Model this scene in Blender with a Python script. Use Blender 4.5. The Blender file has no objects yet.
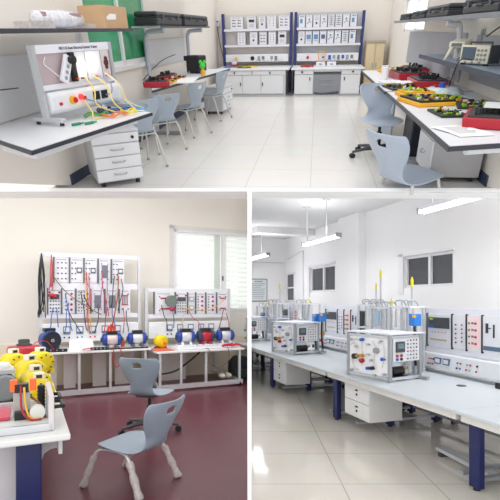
import bpy, math, random, zlib
from mathutils import Matrix, Vector
S = bpy.context.scene
COL = S.collection
random.seed(7)
PI = math.pi
# ------------------------------------------------------------------ rooms
def rotm(rx, ry, rz):
    return Matrix.Rotation(rz, 3, 'Z') @ Matrix.Rotation(rx, 3, 'X') @ Matrix.Rotation(ry, 3, 'Y')
CAMW = Matrix(((1, 0, 0), (0, 0, 1), (0, -1, 0)))      # right/down/forward -> world
EYE = Vector((0, 0, 1.6))
def room(rx, ry, rz, eye_height):
    R = CAMW @ rotm(math.radians(rx), math.radians(ry), math.radians(rz)) @ Matrix(((1, 0, 0), (0, 0, -1), (0, 1, 0)))
    m = R.to_4x4()
    m.translation = EYE - R @ Vector((0, 0, eye_height))
    return m
RM = {'T': room(30.44, 7.9, -1.32, 1.3),     # sloping upper gallery
      'L': room(0, -26.0, 0, 1.6),           # ground floor, maroon workshop
      'R': room(0, 71.9, 0, 1.6),            # ground floor, white laboratory
      'W': Matrix.Identity(4)}
# ------------------------------------------------------------------ materials
def lin(h):
    c = [int(h[i:i + 2], 16) / 255 for i in (0, 2, 4)]
    return tuple(((x + .055) / 1.055) ** 2.4 if x > .04045 else x / 12.92 for x in c)
MATS = {}
def mat(name, hexc, rough=.5, metal=0., noise=.04, scale=9., alpha=1., emit=0., trans=0., bump=0., coat=0.):
    if name in MATS: return MATS[name]
    m = bpy.data.materials.new(name); m.use_nodes = True
    nt = m.node_tree; p = nt.nodes['Principled BSDF']
    c = lin(hexc)
    p.inputs['Base Color'].default_value = (*c, 1)
    p.inputs['Roughness'].default_value = rough
    p.inputs['Metallic'].default_value = metal
    p.inputs['Alpha'].default_value = alpha
    p.inputs['Transmission Weight'].default_value = trans
    p.inputs['Coat Weight'].default_value = coat
    if emit:
        p.inputs['Emission Color'].default_value = (*c, 1); p.inputs['Emission Strength'].default_value = emit
    if noise and not emit:
        tc = nt.nodes.new('ShaderNodeTexCoord'); n = nt.nodes.new('ShaderNodeTexNoise'); r = nt.nodes.new('ShaderNodeMapRange')
        n.inputs['Scale'].default_value = scale; n.inputs['Detail'].default_value = 4
        r.inputs['To Min'].default_value = 1 - noise * 1.5; r.inputs['To Max'].default_value = 1 + noise * 1.5
        mx = nt.nodes.new('ShaderNodeVectorMath'); mx.operation = 'SCALE'
        mx.inputs[0].default_value = c
        nt.links.new(tc.outputs['Object'], n.inputs['Vector']); nt.links.new(n.outputs['Fac'], r.inputs['Value'])
        nt.links.new(r.outputs['Result'], mx.inputs['Scale']); nt.links.new(mx.outputs['Vector'], p.inputs['Base Color'])
        if bump:
            b = nt.nodes.new('ShaderNodeBump'); b.inputs['Strength'].default_value = bump
            nt.links.new(n.outputs['Fac'], b.inputs['Height']); nt.links.new(b.outputs['Normal'], p.inputs['Normal'])
    MATS[name] = m
    return m
def tilemat(name, hexc, hexg, size, rough, noise=.04):
    m = bpy.data.materials.new(name); m.use_nodes = True
    nt = m.node_tree; p = nt.nodes['Principled BSDF']; N = nt.nodes.new; L = nt.links.new
    tc = N('ShaderNodeTexCoord'); br = N('ShaderNodeTexBrick'); nz = N('ShaderNodeTexNoise')
    br.offset = 0; br.inputs['Scale'].default_value = 1
    br.inputs['Brick Width'].default_value = size; br.inputs['Row Height'].default_value = size
    br.inputs['Mortar Size'].default_value = size * .008; br.inputs['Mortar Smooth'].default_value = .3
    c = lin(hexc); br.inputs['Color1'].default_value = (*c, 1); br.inputs['Color2'].default_value = (*[x * .97 for x in c], 1)
    br.inputs['Mortar'].default_value = (*lin(hexg), 1)
    nz.inputs['Scale'].default_value = 3; nz.inputs['Detail'].default_value = 5
    mx = N('ShaderNodeMix'); mx.data_type = 'RGBA'; mx.blend_type = 'MULTIPLY'; mx.inputs['Factor'].default_value = noise * 3
    L(tc.outputs['Object'], br.inputs['Vector']); L(tc.outputs['Object'], nz.inputs['Vector'])
    L(br.outputs['Color'], mx.inputs['A']); L(nz.outputs['Color'], mx.inputs['B']); L(mx.outputs['Result'], p.inputs['Base Color'])
    p.inputs['Roughness'].default_value = rough
    return m
WHITE = mat('white laminate', 'e8eaee', .35, noise=.015)
PANEL = mat('white panel face', 'e6e7ef', .4, noise=.01)
LGREY = mat('light grey coated steel', 'd3d6da', .4, noise=.02)
MGREY = mat('mid grey steel', '9a9ea4', .4, noise=.03)
DGREY = mat('dark grey plastic', '4a4d54', .45, noise=.04)
BLACK = mat('black plastic', '1c1d21', .4, noise=.04)
NAVY = mat('navy powder coat', '2b3a78', .4, noise=.03)
DBLUE = mat('deep blue powder coat', '16205a', .35, noise=.03)
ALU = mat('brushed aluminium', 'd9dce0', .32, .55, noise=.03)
ALUD = mat('darker aluminium profile', 'a9adb3', .35, .5, noise=.03)  # a darker grey than the brushed aluminium
RED = mat('red plastic', 'c8202c', .4)
CRIM = mat('crimson enamel', 'b01a2e', .35, noise=.05)
YEL = mat('yellow enamel', 'e8cf0c', .4, noise=.05)
GOLD = mat('amber board', 'f0b020', .5, noise=.08)
ORG = mat('orange plastic', 'f4622a', .4)
BLUE = mat('blue plastic', '2a5fc0', .4)
MBLUE = mat('motor blue enamel', '1f3f92', .35, noise=.05)
SKYB = mat('bright blue housing', '2c80d8', .4, noise=.02)
GREEN = mat('green plastic', '1f9a4c', .45)
LIME = mat('lime plastic', '9fd01e', .45, noise=.1)
CREAM = mat('cream plastic', 'e9e4cf', .45)
SEAT = mat('pale blue grey shell', 'b2bdcd', .38, noise=.015, bump=.02)
SEATD = mat('slate blue shell', '93a1b0', .4, noise=.015, bump=.02)
SEATL = mat('grey blue shell', 'a3b0be', .4, noise=.015, bump=.02)
LEGM = mat('cream chair tube', 'd5d4cf', .35, .2)
WRAP = mat('milky plastic wrap', 'd9d2cf', .25, alpha=.6, noise=.25, scale=40)
CLEAR = mat('clear acrylic', 'eef3f6', .08, alpha=.28, noise=0)
GLASSG = mat('green tinted glass', '2c9a66', .12, noise=.22, scale=2.2)
GLASSD = mat('dark night glass', '55565a', .1, noise=.1, scale=3)
CARD = mat('cardboard', 'cda984', .8, noise=.06)
PAPER = mat('paper', 'f6f5f4', .7, noise=.02)
INK = mat('printed ink', '7c7f88', .7, noise=0)
INKD = mat('dark ink', '33353c', .7, noise=0)
SCREEN = mat('grey green screen', '6d7f86', .2, noise=.05)
BOARD = mat('board green black', '20271c', .5, noise=.5, scale=60)
TAN = mat('beige cabinet', 'd8c7a6', .6, noise=.04)
SILVER = mat('bare steel', 'c2c4c8', .25, .8, noise=.04)
BRASS = mat('brass', 'c99a4a', .3, .7)
LAMP = mat('fluorescent glow', 'f7fbff', emit=7.)
BULB = mat('warm lamp glow', 'fff0d8', emit=5.)
LOUV = mat('self lit louvre', 'fbfff6', .5, emit=.3)  # slats emit, standing in for daylight coming through them
SKYL = mat('daylight beyond the window', 'f6fff2', emit=1.1)
MAGENTA = mat('magenta socket', 'b01f56', .4)
# ------------------------------------------------------------------ mesh builder
class MB:
    def __init__(s): s.v = []; s.f = []; s.m = []; s.sm = []
    def add(s, vs, fs, m=0, smooth=False):
        o = len(s.v); s.v += [tuple(v) for v in vs]
        for f in fs: s.f.append(tuple(o + i for i in f)); s.m.append(m); s.sm.append(smooth)
        return s
    def box(s, x0, x1, y0, y1, z0, z1, m=0, rz=0, c=None, rx=0):
        vs = [Vector((x, y, z)) for z in (z0, z1) for y in (y0, y1) for x in (x0, x1)]
        if rz or rx:
            c = Vector(c) if c else Vector(((x0 + x1) / 2, (y0 + y1) / 2, (z0 + z1) / 2))
            R = Matrix.Rotation(rz, 3, 'Z') @ Matrix.Rotation(rx, 3, 'X')
            vs = [c + R @ (v - c) for v in vs]
        return s.add(vs, [(0, 2, 3, 1), (4, 5, 7, 6), (0, 1, 5, 4), (2, 6, 7, 3), (0, 4, 6, 2), (1, 3, 7, 5)], m)
    def cen(s, x, y, z, w, d, h, m=0, rz=0, rx=0):     # box centred in x,y standing on z
        return s.box(x - w / 2, x + w / 2, y - d / 2, y + d / 2, z, z + h, m, rz, None, rx)
    def tube(s, pts, r, m=0, n=8, caps=True, rad=None):
        pts = [Vector(p) for p in pts]; k = len(pts); rad = rad or [r] * k
        t0 = (pts[1] - pts[0]).normalized()
        nrm = t0.orthogonal().normalized(); vs = []
        for i, p in enumerate(pts):
            t = (pts[min(i + 1, k - 1)] - pts[max(i - 1, 0)])
            t = t.normalized() if t.length > 1e-9 else t0
            nrm = (nrm - t * nrm.dot(t))
            nrm = nrm.normalized() if nrm.length > 1e-6 else t.orthogonal().normalized()
            b = t.cross(nrm)
            vs += [p + (nrm * math.cos(2 * PI * j / n) + b * math.sin(2 * PI * j / n)) * rad[i] for j in range(n)]
        fs = [(i * n + j, i * n + (j + 1) % n, (i + 1) * n + (j + 1) % n, (i + 1) * n + j) for i in range(k - 1) for j in range(n)]
        s.add(vs, fs, m, True)
        if caps: s.add(vs[:n], [tuple(range(n - 1, -1, -1))], m); s.add(vs[-n:], [tuple(range(n))], m)
        return s
    def cyl(s, p, q, r, m=0, n=14, r2=None):
        return s.tube([p, q], r, m, n, True, [r, r if r2 is None else r2])
    def lathe(s, prof, c=(0, 0, 0), m=0, n=20, axis='z'):
        c = Vector(c); vs = []
        for r, z in prof:
            for j in range(n):
                a = 2 * PI * j / n; p = (r * math.cos(a), r * math.sin(a), z)
                if axis == 'y': p = (p[0], p[2], -p[1])
                if axis == 'x': p = (p[2], p[0], p[1])
                vs.append(c + Vector(p))
        k = len(prof)
        fs = [(i * n + j, i * n + (j + 1) % n, (i + 1) * n + (j + 1) % n, (i + 1) * n + j) for i in range(k - 1) for j in range(n)]
        s.add(vs, fs, m, True)
        s.add(vs[:n], [tuple(range(n - 1, -1, -1))], m); s.add(vs[-n:], [tuple(range(n))], m)
        return s
    def prism(s, poly, a0, a1, axis='z', m=0):
        n = len(poly)
        def P(u, v, a): return {'z': (u, v, a), 'y': (u, a, v), 'x': (a, u, v)}[axis]
        vs = [P(u, v, a0) for u, v in poly] + [P(u, v, a1) for u, v in poly]
        fs = [tuple(range(n - 1, -1, -1)), tuple(range(n, 2 * n))] + [(i, (i + 1) % n, n + (i + 1) % n, n + i) for i in range(n)]
        return s.add(vs, fs, m)
    def ball(s, c, r, m=0, n=12, sc=(1, 1, 1)):
        c = Vector(c); k = n // 2; vs = []
        for i in range(k + 1):
            th = PI * i / k
            for j in range(n):
                a = 2 * PI * j / n
                vs.append(c + Vector((r * sc[0] * math.sin(th) * math.cos(a), r * sc[1] * math.sin(th) * math.sin(a), r * sc[2] * math.cos(th))))
        fs = [(i * n + j, (i + 1) * n + j, (i + 1) * n + (j + 1) % n, i * n + (j + 1) % n) for i in range(k) for j in range(n)]
        return s.add(vs, fs, m, True)
    def obj(s, name, mats, parent=None, label=None, bev=0, kind=None):
        if not isinstance(mats, (list, tuple)): mats = [mats]
        me = bpy.data.meshes.new(name); me.from_pydata(s.v, [], s.f)
        for m in mats: me.materials.append(m)
        me.polygons.foreach_set('material_index', s.m); me.polygons.foreach_set('use_smooth', s.sm)
        import bmesh
        bm = bmesh.new(); bm.from_mesh(me); bmesh.ops.recalc_face_normals(bm, faces=bm.faces); bm.to_mesh(me); bm.free()
        me.update()
        o = bpy.data.objects.new(name, me); COL.objects.link(o)
        if parent is not None: o.parent = parent
        if label: o['label'] = label
        if kind: o['kind'] = kind
        if bev:
            b = o.modifiers.new('bevel', 'BEVEL'); b.width = bev; b.segments = 2; b.limit_method = 'ANGLE'
        return o
def spline(pts, k=6):
    pts = [Vector(p) for p in pts]; out = []
    for i in range(len(pts) - 1):
        p0, p1, p2, p3 = pts[max(i - 1, 0)], pts[i], pts[i + 1], pts[min(i + 2, len(pts) - 1)]
        for j in range(k):
            t = j / k
            out.append(.5 * ((2 * p1) + (p2 - p0) * t + (2 * p0 - 5 * p1 + 4 * p2 - p3) * t * t + (3 * p1 - p0 - 3 * p2 + p3) * t ** 3))
    out.append(pts[-1]); return out
def pose(rm, loc, rz=0, s=1):
    return RM[rm] @ Matrix.Translation(loc) @ Matrix.Rotation(rz, 4, 'Z') @ Matrix.Diagonal((*(s if isinstance(s, tuple) else (s, s, s)), 1))
def thing(name, label, cat, rm, loc, rz=0, group=None, s=1):
    o = bpy.data.objects.new(name, None); COL.objects.link(o); o.empty_display_size = .1
    loc = Vector(loc); loc.z += .002 if loc.z else 0
    o.matrix_world = pose(rm, loc, rz, s)
    o['label'] = label; o['category'] = cat
    if group: o['group'] = group
    return o
def solo(b, name, mats, label, cat, rm, loc=(0, 0, 0), rz=0, group=None, bev=0, s=1):
    loc = Vector(loc); loc.z += .002 if loc.z else 0
    o = b.obj(name, mats, None, label, bev); o['category'] = cat; o.matrix_world = pose(rm, loc, rz, s)
    if group: o['group'] = group
    return o
def struct(b, name, mats, rm='W', loc=(0, 0, 0), rz=0, parent=None):
    o = b.obj(name, mats, parent)
    if parent is None: o['kind'] = 'structure'; o.matrix_world = pose(rm, loc, rz)
    return o
def dup(root, rm, loc, rz=0, label=None, group=None, s=1):
    r = root.copy(); COL.objects.link(r); r.matrix_world = pose(rm, loc, rz, s)
    if label: r['label'] = label
    if group: r['group'] = group
    for ch in list(root.children):
        c = ch.copy(); COL.objects.link(c); c.parent = r
        for g in list(ch.children):
            d = g.copy(); COL.objects.link(d); d.parent = c
    return r
def lettering(txt, size, mtl, parent, loc, rot=(PI / 2, 0, 0), name='lettering'):
    cu = bpy.data.curves.new(name, 'FONT'); cu.body = txt; cu.size = size; cu.extrude = .0008
    cu.align_x = 'CENTER'; cu.align_y = 'CENTER'
    t = bpy.data.objects.new(name, cu); COL.objects.link(t)
    bpy.context.view_layer.update()
    me = bpy.data.meshes.new_from_object(t.evaluated_get(bpy.context.evaluated_depsgraph_get()))
    bpy.data.objects.remove(t)
    me.materials.clear(); me.materials.append(mtl)
    o = bpy.data.objects.new(name, me); COL.objects.link(o); o.parent = parent
    o.location = loc; o.rotation_euler = rot
    return o
ORD = ['first', 'second', 'third', 'fourth', 'fifth', 'sixth', 'seventh', 'eighth', 'ninth']
# ------------------------------------------------------------------ chairs
def shell_mesh(mtl, parent):
    prof = [(.205, .405, .10, 0, 0), (.205, .43, .135, 0, 0), (.17, .447, .18, 0, 0), (.10, .45, .208, .1, 0), (.0, .443, .214, .2, 0), (-.09, .44, .205, .2, .1),
            (-.16, .45, .168, .1, .25), (-.205, .49, .128, 0, .6), (-.228, .555, .122, 0, .9), (-.245, .63, .165, 0, 1), (-.26, .70, .2, 0, 1), (-.275, .765, .217, 0, 1), (-.285, .81, .21, 0, 1), (-.29, .832, .19, 0, 1)]
    P = spline([Vector((a, b, c)) for a, b, c, d, e in prof], 4); Q = spline([Vector((d, e, 0)) for a, b, c, d, e in prof], 4)
    nu = 20; b = MB(); vs = []
    for p, q in zip(P, Q):
        for j in range(nu + 1):
            u = 2 * j / nu - 1
            vs.append((u * p.z, p.x + .055 * q.y * u * u, p.y + .05 * q.x * u * u))
    fs = []
    for i in range(len(P) - 1):
        for j in range(nu):
            u = (j + .5) / nu * 2 - 1; x = u * P[i].z; z = (P[i].y + P[i + 1].y) / 2
            if z > .6 and (x / .052) ** 2 + ((z - .757) / .03) ** 2 < 1: continue
            fs.append((i * (nu + 1) + j, i * (nu + 1) + j + 1, (i + 1) * (nu + 1) + j + 1, (i + 1) * (nu + 1) + j))
    b.add(vs, fs, 0, True)
    o = b.obj('seat_shell', mtl, parent)
    sd = o.modifiers.new('thick', 'SOLIDIFY'); sd.thickness = .012; sd.offset = 0
    sb = o.modifiers.new('smooth', 'SUBSURF'); sb.levels = 1; sb.render_levels = 1
    return o
def tube_legs(parent, wrap=False, legmat=LEGM):
    for sx in (-1, 1):
        top = (sx * .175, 0, .42)
        fr = spline([top, (sx * .178, .07, .415), (sx * .185, .125, .375), (sx * .20, .17, .2), (sx * .215, .215, .012)], 5)
        re = spline([top, (sx * .178, -.09, .415), (sx * .185, -.15, .375), (sx * .20, -.21, .2), (sx * .215, -.27, .012)], 5)
        for pts in (fr, re):
            l = MB().tube(pts, .0125, 0, 10).obj('leg', legmat, parent)
            MB().cyl(pts[-1] - Vector((0, 0, .012)), pts[-1] + Vector((0, 0, .02)), .016).obj('foot_cap', MGREY if not wrap else DGREY, l)
            if wrap:
                k = len(pts); sub = pts[k // 2 + 1:]
                MB().tube(sub, .02, 0, 9, False, [.023 + .004 * math.sin(i * 1.7) + .006 * i / len(sub) for i in range(len(sub))]).obj('plastic_sleeve', WRAP, l, 'torn milky plastic wrap on the leg')
    b = MB()
    for y in (.1, -.12): b.cyl((-.185, y, .41), (.185, y, .41), .011)
    b.obj('cross_bar', legmat, parent)
def four_leg_chair(label, rm, loc, rz, s=1, group=None, wrap=False, shell=SEAT):
    t = thing('plastic_chair', label, 'chair', rm, loc, rz, group, s)
    shell_mesh(shell, t); tube_legs(t, wrap)
    return t
def swivel_chair(label, rm, loc, rz, s=1, group=None, shell=SEAT):
    t = thing('swivel_chair', label, 'chair', rm, loc, rz, group, s)
    shell_mesh(shell, t)
    MB().cyl((0, -.02, .12), (0, -.02, .30), .028).cyl((0, -.02, .3), (0, -.02, .43), .016).obj('gas_column', BLACK, t)
    MB().cen(0, -.02, .418, .2, .2, .018).obj('seat_plate', DGREY, t)
    for k in range(5):
        a = k * 2 * PI / 5 + .3; c, d = math.cos(a), math.sin(a)
        arm = MB().tube([(0, -.02, .11), (.16 * c, -.02 + .16 * d, .10), (.29 * c, -.02 + .29 * d, .075)], .02, 0, 8, True, [.03, .022, .016]).obj('base_arm', DGREY, t)
        MB().cyl((.29 * c - .02 * d, -.02 + .29 * d + .02 * c, .03), (.29 * c + .02 * d, -.02 + .29 * d - .02 * c, .03), .03).obj('caster', BLACK, arm)
    return t
# ------------------------------------------------------------------ setting
def poly_wall(name, polys, a0, a1, axis, mats, rm):
    b = MB()
    for p in polys: b.prism(p, a0, a1, axis)
    return struct(b, name, mats, rm)
W_T = mat('cream painted wall', 'efe9e1', .7, noise=.012, scale=2)
W_L = mat('warm white painted wall', 'ebe6dd', .7, noise=.015, scale=2)
W_R = mat('white painted wall', 'f4f2f2', .7, noise=.008, scale=2)
FRAME = mat('white window frame', 'e9e8ea', .4, noise=.01)
SHELLW = mat('white painted partition edge', 'fdfdfd', .6, noise=.003)
F_T = tilemat('pale glossy floor tiles', 'f1efec', 'd9d6d2', .62, .22)
F_R = tilemat('cream polished floor tiles', 'e3ddd3', 'bcb5aa', .8, .07)
F_L = mat('maroon painted floor', '612c37', .32, noise=.14, scale=2.2)
SKIRT = mat('dark blue skirting', '3c4560', .5)

# upper gallery: floor cut at the open side, side walls, back wall
fl = MB().prism([(-3.2, 4.075), (2.3, 4.41), (2.3, 12.8), (-3.2, 12.8)], -.03, 0)
struct(fl, 'floor', F_T, 'T')
poly_wall('wall_back', [[(-2.75, 0), (1.85, 0), (1.85, 2.3), (-2.75, 2.3)]], 12.45, 12.6, 'y', W_T, 'T')
lw = [[(2.3, .62), (4.255, 0), (5.2, 0), (5.2, 2.3), (2.3, 2.3)], [(5.2, 0), (7.2, 0), (7.2, .95), (5.2, .95)],
      [(5.2, 2.05), (7.2, 2.05), (7.2, 2.3), (5.2, 2.3)], [(7.2, 0), (12.45, 0), (12.45, 2.3), (7.2, 2.3)]]
poly_wall('wall_left', lw, -2.52, -2.36, 'x', W_T, 'T')
rw = [[(3.4, .25), (4.45, 0), (8.5, 0), (8.5, 2.3), (3.4, 2.3)], [(8.5, 0), (10.6, 0), (10.6, 1.2), (8.5, 1.2)],
      [(8.5, 1.75), (10.6, 1.75), (10.6, 2.3), (8.5, 2.3)], [(10.6, 0), (12.45, 0), (12.45, 2.3), (10.6, 2.3)]]
poly_wall('wall_right', rw, 1.62, 1.78, 'x', W_T, 'T')
struct(MB().box(-2.36, -2.345, 4.27, 12.4, 0, .1), 'baseboard_left', SKIRT, 'T')
struct(MB().box(1.605, 1.62, 4.45, 12.4, 0, .1), 'baseboard_right', SKIRT, 'T')
def window(name, rm, axis, a, u0, u1, z0, z1, split, glass, fw=.05, dep=.08, off=0):
    # frame in the plane axis=a spanning u0..u1, z0..z1
    def bx(b, p0, p1, q0, q1, d0, d1, m=0):
        return b.box(p0, p1, a + d0, a + d1, q0, q1, m) if axis == 'y' else b.box(a + d0, a + d1, p0, p1, q0, q1, m)
    b = MB()
    bx(b, u0, u1, z0, z0 + fw, 0, dep); bx(b, u0, u1, z1 - fw, z1, 0, dep); bx(b, u0, u0 + fw, z0, z1, 0, dep); bx(b, u1 - fw, u1, z0, z1, 0, dep)
    for sp in split: bx(b, sp - fw * .6, sp + fw * .6, z0, z1, -.01, dep)
    w = struct(b, name, FRAME, rm)
    ed = [u0] + list(split) + [u1]
    for i in range(len(ed) - 1):
        g = MB(); bx(g, ed[i] + fw * .6, ed[i + 1] - fw * .6, z0 + fw, z1 - fw, dep * .5, dep * .5 + .01)
        g.obj('pane', glass, w)
    return w
window('window_1', 'T', 'x', -2.44, 5.2, 7.2, .95, 2.05, [6.2], GLASSG)
struct(MB().box(-2.40, -2.31, 5.12, 7.28, .90, .95), 'trim_1', FRAME, 'T')
window('window_2', 'T', 'x', 1.66, 8.5, 10.6, 1.2, 1.75, [9.5], mat('self lit frosted glass', 'f8fbff', .4, noise=.01, emit=.9))  # pane glows by emission in place of daylight from outside
# white edge of the upper floor above the ground floor rooms, and the partition between those two rooms
e = MB(); vs = []
for x in (-3.3, 3.2):
    yf = 4.325 - .0645 * x
    for y, k in ((yf, 0), (yf + .3, .03)):
        vs += [(x, y, 1.6 + (300 - 191.4) / 460 * yf - k * .0), (x, y, 1.6 + (300 - 188.1) / 460 * yf)]
e.add(vs, [(0, 1, 3, 2), (4, 6, 7, 5), (0, 4, 5, 1), (2, 3, 7, 6), (1, 5, 7, 3), (0, 2, 6, 4)])
struct(e, 'trim_2', SHELLW)
struct(MB().prism([(3, 0), (14.1, 0), (14.1, 4.9), (3, 2.31)], -.0165, .0095, 'x'), 'wall_partition', SHELLW)

# ground floor left: maroon workshop
def LP(x, y): v = RM['L'] @ Vector((x, y, 0)); return (v.x, v.y)
struct(MB().prism([(-3.0, 2.2), (-.008, 2.2), (-.008, 10.45), (-6.98, 7.05), (-4.6, 2.2)], -.06, 0), 'floor', F_L)
YB = 9.35
poly_wall('wall_back', [[(-3.2, 0), (2.78, 0), (2.78, 4.05), (-3.2, 3.4)], [(2.78, 0), (4.57, 0), (4.57, 1.36), (2.78, 1.36)],
                        [(2.78, 3.09), (4.57, 3.09), (4.57, 4.25), (2.78, 4.05)]], YB, YB + .16, 'y', W_L, 'L')
w = window('window_1', 'L', 'y', YB - .02, 2.78, 4.6, 1.36, 3.09, [3.92], CLEAR, .06, .1)
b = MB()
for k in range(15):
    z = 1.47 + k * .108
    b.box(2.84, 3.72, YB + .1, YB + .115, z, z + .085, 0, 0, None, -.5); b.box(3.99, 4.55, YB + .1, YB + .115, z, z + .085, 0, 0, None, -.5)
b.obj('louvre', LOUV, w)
MB().box(3.72, 3.86, YB + .07, YB + .09, 1.42, 3.03).obj('sash', mat('pale green sash', 'e6efda', .4), w)
MB().box(3.87, 3.89, YB - .05, YB - .02, 2.02, 2.12).obj('latch', BLACK, w)
struct(MB().box(2.70, 4.57, YB - .03, YB, 3.09, 3.16).box(2.70, 2.78, YB - .03, YB, 1.36, 3.16), 'trim_3', mat('plaster reveal', 'ddd8d6', .7, noise=.06, scale=20), 'L')
# lower dado band of the wall behind the benches
struct(MB().box(-3.2, 4.56, YB - .012, YB, 0, .80), 'trim_4', mat('pale yellow dado paint', 'e6dcc6', .6, noise=.03), 'L')

# ground floor right: white laboratory
struct(MB().prism([(.0, 2.2), (2.6, 2.2), (7.2, 5.6), (7.2, 11), (.0, 15)], -.06, 0), 'floor', F_R)
YR, ZC = 5.5, 3.5
def hole_wall(name, x0, x1, z1, holes, y0, y1, mats, rm):
    b = MB(); x = x0
    for a0, a1, b0, b1 in sorted(holes):
        b.box(x, a0, y0, y1, 0, z1); b.box(a0, a1, y0, y1, 0, b0); b.box(a0, a1, y0, y1, b1, z1); x = a1
    b.box(x, x1, y0, y1, 0, z1)
    return struct(b, name, mats, rm)
hole_wall('wall_right', -13.4, -4.0, ZC + .3, [(-7.4, -6.12, 1.83, 2.42), (-11.52, -10.1, 1.8, 2.5)], YR, YR + .16, W_R, 'R')
window('window_2', 'R', 'y', YR + .03, -7.4, -6.12, 1.83, 2.42, [-6.72], GLASSD, .05, .08)
window('window_3', 'R', 'y', YR + .03, -11.52, -10.1, 1.8, 2.5, [-10.75], GLASSD, .06, .08)
for i, (x0, x1, z0, z1) in enumerate(((-7.4, -6.12, 1.83, 2.42), (-11.52, -10.1, 1.8, 2.5))):
    struct(MB().box(x0 - .13, x0, YR - .03, YR, z0 - .12, z1 + .05).box(x0 - .13, x1 + .03, YR - .03, YR, z1, z1 + .05), 'trim_%d' % (5 + i), FRAME, 'R')
struct(MB().box(-9.62, -8.72, YR - .18, YR, 0, ZC), 'wall_column', W_R, 'R')
poly_wall('wall_end', [[(4.0, 0), (5.6, 0), (5.6, ZC), (4.0, ZC)]], -13.5, -13.3, 'x', W_R, 'R')
window('window_4', 'R', 'y', YR - .04, -13.1, -12.5, 1.55, 2.42, [], GLASSD, .05, .05)
struct(MB().box(-13.05, -12.55, YR - .05, YR - .03, 1.95, 1.99), 'trim_7', FRAME, 'R')
c = MB().prism([(-13.4, 4.42), (-13.4, 5.6), (-5.85, 5.6), (-6.95, 2.31)], ZC, ZC + .05)
struct(c, 'ceiling', mat('white ceiling paint', 'e9e8e8', .8, noise=.01), 'R')
struct(MB().box(-11.6, -11.2, 3.85, 5.5, ZC - .16, ZC), 'ceiling_beam', W_R, 'R')
# ------------------------------------------------------------------ camera and light
cd = bpy.data.cameras.new('camera'); cam = bpy.data.objects.new('camera', cd); COL.objects.link(cam)
cam.location = EYE; cam.rotation_euler = (PI / 2, 0, 0)
cd.sensor_width = 36; cd.lens = 460 / 500 * 36; cd.shift_y = .1; cd.clip_start = .05
S.camera = cam
wd = bpy.data.worlds.new('world'); S.world = wd; wd.use_nodes = True
wd.node_tree.nodes['Background'].inputs['Color'].default_value = (1, .99, .985, 1)
wd.node_tree.nodes['Background'].inputs['Strength'].default_value = 1.1
def area(name, loc, aim, size, power, color=(1, 1, 1)):
    l = bpy.data.lights.new(name, 'AREA'); l.shape = 'RECTANGLE'; l.size, l.size_y = size; l.energy = power; l.color = color
    o = bpy.data.objects.new(name, l); COL.objects.link(o); o.location = loc
    o.rotation_euler = (Vector(aim) - Vector(loc)).to_track_quat('-Z', 'Y').to_euler()
    return o
area('workshop hidden fill light', LP(.6, 6.6) + (3.25,), LP(.6, 7.0) + (0,), (3.0, 1.2), 44)  # unseen area light added to brighten the workshop, no fixture
area('workshop hidden fill light', LP(3.0, 6.9) + (3.35,), LP(3.0, 7.3) + (0,), (2.0, 1.2), 28)  # second added light out of view, brightens the window end
for x in (-11.6, -8.0, -4.4):
    p = RM['R'] @ Vector((x, 4.02, 2.66)); area('fluorescent tube light', p, p - Vector((0, 0, 1)), (.2, 1.3), 16)
    p = RM['R'] @ Vector((x, 4.02, 2.84)); area('fluorescent tube light', p, p + Vector((0, 0, 1)), (.2, 1.3), 5)
sl = bpy.data.lights.new('daylight', 'SUN'); sl.energy = .5; sl.angle = .9
so = bpy.data.objects.new('daylight', sl); COL.objects.link(so); so.rotation_euler = (math.radians(62), 0, math.radians(-14)); so.location = (-3, -5, 8)
S.view_settings.view_transform = 'Standard'; S.view_settings.look = 'None'; S.view_settings.gamma = 1
S.view_settings.use_curve_mapping = False; S.view_settings.exposure = 0.16
# ================================================================== upper gallery (photo: automotive and electrics lab)
def pedestal(name, label, rm, loc, rz, w, d, h, nd, group=None, s=1, side=LGREY, front=WHITE, feet=True, fascia=True):
    t = thing(name, label, 'drawer cabinet', rm, loc, rz, group, s)
    f = .045 if feet else 0
    MB().box(-w / 2, w / 2, -d / 2 + .02, d / 2, f, h - .025).obj('body', side, t, None, .004)
    MB().box(-w / 2 - .005, w / 2 + .005, -d / 2 - .005, d / 2 + .005, h - .025, h).obj('top_panel', side, t, None, .006)
    top = h - .03
    if fascia:
        MB().box(-w / 2, w / 2, -d / 2, -d / 2 + .02, top - .085, top).obj('fascia', front, t, None, .003)
        MB().cyl((w / 2 - .06, -d / 2 - .014, top - .045), (w / 2 - .06, -d / 2, top - .045), .014).obj('lock', BLACK, t)
        top -= .092
    dh = (top - f - .01) / nd
    for i in range(nd):
        z0 = top - (i + 1) * dh + .004
        dr = MB().box(-w / 2 + .003, w / 2 - .003, -d / 2, -d / 2 + .02, z0, z0 + dh - .008).obj('drawer', front, t, None, .003)
        if fascia: MB().tube(spline([(-.06, -d / 2, z0 + dh * .55), (-.045, -d / 2 - .022, z0 + dh * .5), (.045, -d / 2 - .022, z0 + dh * .5), (.06, -d / 2, z0 + dh * .55)], 4), .006).obj('handle', SILVER, dr)
        else:
            MB().box(.0, .035, -d / 2 - .012, -d / 2, z0 + dh * .62, z0 + dh * .72).obj('handle', BLACK, dr)
            MB().cyl((.018, -d / 2 - .01, z0 + dh * .45), (.018, -d / 2, z0 + dh * .45), .011).obj('lock', BLACK, dr)
    if feet:
        for x in (-1, 1):
            for y in (-1, 1): MB().cyl((x * (w / 2 - .05), y * (d / 2 - .06), 0), (x * (w / 2 - .05), y * (d / 2 - .06), f), .022).obj('caster', BLACK, t)
    return t
EDGE = mat('black bench edging', '2b2f3a', .4)
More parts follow.
